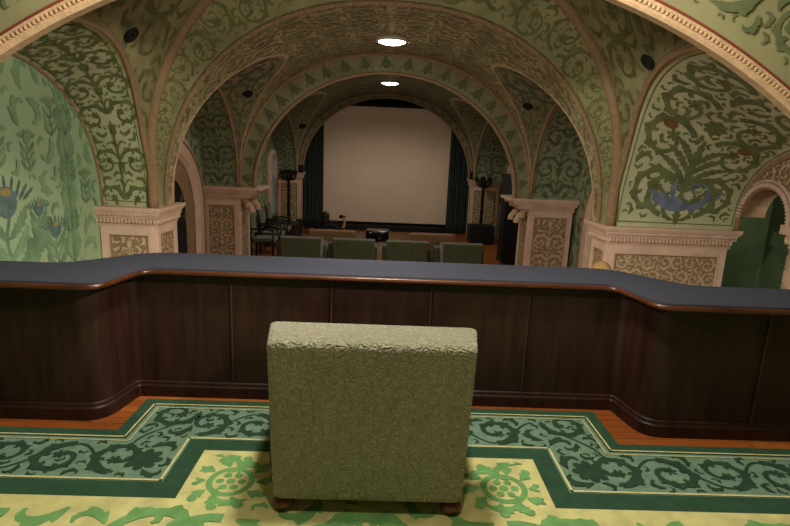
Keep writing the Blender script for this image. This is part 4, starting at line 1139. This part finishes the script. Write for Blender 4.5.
# ---- downlights and vents
def downlight(y, z, lab):
    r = empty('ceiling_light', (.02, y, z)); tag(r, lab, 'ceiling light', 'round vault downlights')
    m = MB(); m.lathe([(.22, .03), (.25, .03), (.262, .0), (.25, -.03), (.22, -.035), (.215, -.01)], seg=32); m.build('ring', M['lampring'], r, smooth=40)
    m = MB(); m.lathe([(.001, -.075), (.08, -.072), (.15, -.058), (.20, -.036), (.222, -.012)], seg=32); m.build('diffuser', M['lampglow'], r, smooth=True)
    m = MB(); m.lathe([(.001, -.03), (.014, -.03), (.018, .0), (.001, .01)], (.28, 0, 0), 10); m.build('knob', M['lampring'], r, smooth=True)
downlight(8.95, 3.325, 'bright round vault downlight nearest the balcony'); downlight(14.25, 3.325, 'bright round vault downlight nearer the stage')
def vent(p, nrm, lab, rad=.11):
    n = Vector(nrm).normalized(); q = n.to_track_quat('Z', 'Y')
    r = empty('ceiling_vent', p); r.rotation_mode = 'QUATERNION'; r.rotation_quaternion = q; tag(r, lab, 'vent', 'round iron vault vents')
    m = MB(); m.lathe([(rad*.8, .004), (rad*.86, .022), (rad, .02), (rad*1.05, .0)], seg=24); m.build('rim', M['vent'], r, smooth=40)
    m = MB()
    m.lathe([(.001, .012), (rad*.82, .012)], seg=24)
    for k in range(4):
        a = k*pi/2+.5; m.lathe([(.001, .013), (rad*.2, .018), (rad*.26, .012)], (rad*.45*cos(a), rad*.45*sin(a), 0.004), 10, 1)
    m.build('grille', [M['dark'], M['vent']], r, smooth=40)
def on_prof1(x, y, d=.004):
    r = 2.65*sqrt(1-(x/2.84)**2); z = ZS+.65+r; n = Vector((-x/2.84**2, 0, -r/2.65**2)).normalized()
    return (Vector((x, y, z))+n*d), n
for x, y, l in ((-2.55, 5.5, 'round dark vent in the near vault, above the mural'), (2.57, 5.45, 'round dark vent in the near vault, above the carved arch')):
    p, n = on_prof1(x, y); vent(p+n*.035, n+Vector((0, 0, -.25)), l, .08)
def on_lat(sg, cut, z2, phi, u, d=.006):
    yc, a, rise = cut
    def S(p, t):
        y, z = arc(p, yc, a, rise); A = (sg*superx(z-ZS, **NB), y, z); y, z = arc(p, yc, a*.985, z2, 2.1); return Vector(lerp3(A, (sg*2.82, y, z), t))
    p = S(phi, u); n = (S(phi+.01, u)-p).cross(S(phi, u+.01)-p).normalized()
    if n.dot(Vector((0, yc, .3))-p) < 0: n = -n
    return p+n*d, n
for sg, l in ((-1, 'small dark vent in the second vault bay, left side'), (1, 'small dark vent in the second vault bay, right side')):
    p, n = on_lat(sg, cut2, 1.75, 1.0, .45); vent(p, n, l, .085)
p, n = on_lat(-1, cut3, 1.85, .75, .3); vent(p, n, 'dark vent in the far vault bay over the left torchere')

# ---- people
def skinned(name, joints, edges, root_i, matf, mats, parent_loc, sub=2):
    me = bpy.data.meshes.new('body'); me.from_pydata([j[0] for j in joints], edges, [])
    o = bpy.data.objects.new('tmpbody', me); col.objects.link(o)
    sk = o.modifiers.new('skin', 'SKIN'); sk.use_smooth_shade = True
    for i, j in enumerate(joints):
        r = j[1] if isinstance(j[1], tuple) else (j[1], j[1]); me.skin_vertices[0].data[i].radius = r
        me.skin_vertices[0].data[i].use_root = (i == root_i)
    ss = o.modifiers.new('sub', 'SUBSURF'); ss.levels = sub; ss.render_levels = sub
    dg = bpy.context.evaluated_depsgraph_get(); ev = o.evaluated_get(dg)
    nm = bpy.data.meshes.new_from_object(ev); bpy.data.objects.remove(o)
    nm.materials.clear()
    for m in mats: nm.materials.append(m)
    for p in nm.polygons: p.use_smooth = True; p.material_index = matf(p.center)
    b = bpy.data.objects.new(name, nm); col.objects.link(b); b.location = parent_loc
    return b
def finger_set(J, E, wrist, d, side, thumbdir, hand):
    """append a palm and five bent fingers after joint index wrist; d forward, side across"""
    w = Vector(J[wrist][0]); d = Vector(d).normalized(); side = Vector(side).normalized(); nrm = d.cross(side)
    J.append((tuple(w+d*.05), (.034, .018))); palm = len(J)-1; E.append((wrist, palm))
    for k, (o, L) in enumerate(((-.03, .07), (-.01, .08), (.01, .076), (.03, .06))):
        b = w+d*.09+side*o; J.append((tuple(b), .009)); i = len(J)-1; E.append((palm, i))
        J.append((tuple(b+d*L*.5+nrm*.012), .008)); E.append((i, i+1)); J.append((tuple(b+d*L*.8+nrm*.036), .007)); E.append((i+1, i+2))
    t = w+d*.035+side*thumbdir*.04; J.append((tuple(t), .011)); i = len(J)-1; E.append((palm, i)); J.append((tuple(t+d*.045+side*thumbdir*.02+nrm*.02), .009)); E.append((i, i+1))
def face_parts(parent, c, R, fwd):
    """nose, eyes, ears, mouth around head centre c"""
    f = Vector(fwd).normalized(); s = f.cross(Vector((0, 0, 1))).normalized(); c = Vector(c)
    m = MB(); m.ell(c+f*R*1.02-Vector((0, 0, R*.12)), (R*.12, R*.12, R*.22)); m.build('nose', M['skin'], parent, smooth=True)
    for sg in (-1, 1):
        m = MB(); m.ell(c+f*R*.9+s*sg*R*.36+Vector((0, 0, R*.08)), (R*.12, R*.12, R*.09)); m.build('eye', M['dark'], parent, smooth=True)
        m = MB(); m.ell(c+s*sg*R*.88-Vector((0, 0, R*.05)), (R*.1, R*.18, R*.26)); m.build('ear', M['skin'], parent, smooth=True)
    m = MB(); m.ell(c+f*R*.92-Vector((0, 0, R*.5)), (R*.26, R*.08, R*.06)); m.build('mouth', M['terra'], parent, smooth=True)

# seated viewer in the left settee, right forearm raised (coordinates about the seat floor)
J = [((0, .38, .50), (.16, .13)), ((0, .30, .66), (.15, .11)), ((0, .27, .78), (.17, .11)), ((0, .28, .86), (.10, .08)), ((0, .29, .91), .05), ((0, .30, .97), .085), ((0, .31, 1.04), .09), ((0, .31, 1.10), .05),
     ((-.19, .28, .80), .06), ((-.27, .36, .62), .048), ((-.20, .58, .52), .038), ((-.17, .64, .53), .03),
     ((.19, .28, .80), .06), ((.38, .22, .70), .05), ((.46, .24, .83), .04), ((.475, .25, .93), .03),
     ((.10, .55, .50), .09), ((.11, .88, .50), .07), ((.11, .92, .10), .045), ((.11, 1.05, .05), .04),
     ((-.10, .55, .50), .09), ((-.11, .88, .50), .07), ((-.11, .92, .10), .045), ((-.11, 1.05, .05), .04)]
E = [(0, 1), (1, 2), (2, 3), (3, 4), (4, 5), (5, 6), (6, 7), (2, 8), (8, 9), (9, 10), (10, 11), (2, 12), (12, 13), (13, 14), (14, 15), (0, 16), (16, 17), (17, 18), (18, 19), (0, 20), (20, 21), (21, 22), (22, 23)]
finger_set(J, E, 15, (-.2, .1, 1), (1, .3, .1), -1, 1); finger_set(J, E, 11, (.2, 1, 0), (1, -.2, 0), 1, -1)
def mf(c):
    if c.z > .90 or (c.x > .40 and c.z > .78) or (c.x < -.1 and c.y > .6 and c.z > .47 and c.y < .8 and c.x < -.145): return 1
    return 0
pb = skinned('person', J, E, 0, mf, [M['cloth'], M['skin']], (-1.42, 12.40, -1.045))
tag(pb, 'person in black with long dark hair seated in the tan settee, forearm raised', 'person')
h = MB(); h.ell((0, .295, 1.04), (.105, .115, .12)); h.ell((.01, .235, .90), (.11, .075, .19)); h.ell((.03, .215, .80), (.09, .05, .14)); hr = h.build('hair', M['hair'], pb, smooth=True)
face_parts(pb, (0, .315, 1.02), .09, (0, 1, 0))
ph = MB(); vs, fs = rbox(-.075, .075, -.005, .005, -.04, .04, .004); ph.add(vs, fs); po = ph.build('phone', M['gloss'], None, smooth=40); po.location = (-1.01, 12.66, -.005); po.rotation_euler = (.2, .2, .3)
tag(po, 'small dark phone held up by the seated person', 'phone')

# standing person beyond the parapet, only the blonde head shows
J = [((0, 0, .82), (.14, .11)), ((0, 0, .98), (.13, .1)), ((0, 0, 1.14), (.16, .1)), ((0, 0, 1.25), (.09, .07)), ((0, 0, 1.31), .05), ((0, .01, 1.37), .08), ((0, .01, 1.44), .088), ((0, .01, 1.50), .05),
     ((-.18, 0, 1.17), .055), ((-.22, .02, .92), .045), ((-.22, .08, .70), .034), ((-.22, .09, .67), .028), ((.18, 0, 1.17), .055), ((.22, .02, .92), .045), ((.22, .08, .70), .034), ((.22, .09, .67), .028),
     ((.09, 0, .72), .09), ((.1, .01, .42), .06), ((.1, 0, .08), .042), ((.1, .12, .04), .038), ((-.09, 0, .72), .09), ((-.1, .01, .42), .06), ((-.1, 0, .08), .042), ((-.1, .12, .04), .038)]
E = [(0, 1), (1, 2), (2, 3), (3, 4), (4, 5), (5, 6), (6, 7), (2, 8), (8, 9), (9, 10), (10, 11), (2, 12), (12, 13), (13, 14), (14, 15), (0, 16), (16, 17), (17, 18), (18, 19), (0, 20), (20, 21), (21, 22), (22, 23)]
finger_set(J, E, 11, (0, .2, -1), (0, 1, .2), 1, 1); finger_set(J, E, 15, (0, .2, -1), (0, 1, .2), 1, 1)
pb = skinned('person', J, E, 0, lambda c: 1 if c.z > 1.29 or (abs(c.x) > .15 and c.z < .7) else 0, [M['cloth2'], M['skin']], (2.46, 5.75, -1.085))
tag(pb, 'person with short blonde hair, only the top of the head showing over the parapet', 'person')
h = MB(); h.ell((0, -.005, 1.46), (.108, .115, .115)); h.ell((0, -.05, 1.40), (.098, .07, .11)); h.build('hair', M['blonde'], pb, smooth=True)
face_parts(pb, (0, .02, 1.41), .088, (0, 1, 0))

# ================================================================== LIGHT
def lamp(kind, name, loc, energy, color, size=.2, rot=(0, 0, 0), **kw):
    d = bpy.data.lights.new(name, kind); d.energy = energy; d.color = color
    if kind == 'AREA': d.shape = 'DISK'; d.size = size
    else: d.shadow_soft_size = size
    for k, v in kw.items(): setattr(d, k, v)
    o = bpy.data.objects.new(name, d); o.location = loc; o.rotation_euler = rot; col.objects.link(o); return o
warm = (1.0, .86, .66)
lamp('POINT', 'balcony_lamp', (0, 2.28, 3.12), 270, (1.0, .92, .80), .14)
for y in (8.95, 14.25): lamp('SPOT', 'vault_lamp', (.02, y, 3.26), 130 if y < 10 else 330, (1.0, .90, .76), .2, (0, 0, 0), spot_size=radians(165), spot_blend=.5)
lamp('POINT', 'aisle_fill', (-2.5, 4.6, -.4), 10, (1, .93, .82), .3)  # added weak fill low in the left aisle, no fixture there
lamp('POINT', 'aisle_fill', (3.2, 4.4, -.4), 8, (1, .93, .82), .3)  # added weak fill, counterpart in the right aisle
lamp('POINT', 'hall_fill', (0, 8.6, 1.2), 20, (1, .9, .76), .4)  # added fill that lifts the vaults, no fitting hangs here
lamp('POINT', 'hall_fill', (0, 13.8, 1.2), 12, (1, .9, .76), .4)  # added fill for the far bay as well
lamp('POINT', 'niche_fill', (5.0, 4.8, 1.9), 75, (1, .92, .8), .2)  # added light to brighten the green wall behind the arcade
lamp('POINT', 'chair_fill', (.1, .95, 3.9), 110, (1, .92, .80), .08)  # added overhead light, grazes the chair back to bring out its relief
def aim(p, q): return (Vector(q)-Vector(p)).to_track_quat('-Z', 'Y').to_euler()
for p, q, e in (((2.3, 1.0, 2.75), (-3.5, 5.2, .9), 680), ((-2.3, 1.0, 2.75), (3.7, 6.4, 1.0), 680)):
    lamp('SPOT', 'wall_fill_spot', p, e, (1, .94, .82), .12, aim(p, q), spot_size=radians(50), spot_blend=.8)  # added spots that brighten the mural and the right spandrel
lamp('SPOT', 'arch_fill_spot', (0, 2.7, 2.42), 170, (1, .93, .80), .15, aim((0, 2.7, 2.42), (0, 6.5, 1.2)), spot_size=radians(104), spot_blend=.5)  # added forward light for first arch and piers, no fixture under the crown
w = bpy.data.worlds.new('world'); scene.world = w; w.use_nodes = True
w.node_tree.nodes['Background'].inputs[0].default_value = (.9, .85, .7, 1); w.node_tree.nodes['Background'].inputs[1].default_value = .05

# ================================================================== CAMERA
cd = bpy.data.cameras.new('camera'); cd.sensor_width = 36; cd.lens = 527/790*36; cd.clip_start = .05
co = bpy.data.objects.new('camera', cd); col.objects.link(co); scene.camera = co
ya, pi_, ro = radians(1.38), radians(12.0), radians(2.4)
fwd = Vector((sin(ya)*cos(pi_), cos(ya)*cos(pi_), -sin(pi_))); right = Vector((cos(ya), -sin(ya), 0)); up = right.cross(fwd)
R = right*cos(ro)+up*sin(ro); U = up*cos(ro)-right*sin(ro)
mw = Matrix(((R.x, U.x, -fwd.x, 0), (R.y, U.y, -fwd.y, 0), (R.z, U.z, -fwd.z, 1.6), (0, 0, 0, 1)))
co.matrix_world = mw
scene.view_settings.view_transform = 'Standard'; scene.view_settings.look = 'None'; scene.view_settings.exposure = 0
scene.cycles.max_bounces = 6; scene.cycles.diffuse_bounces = 4
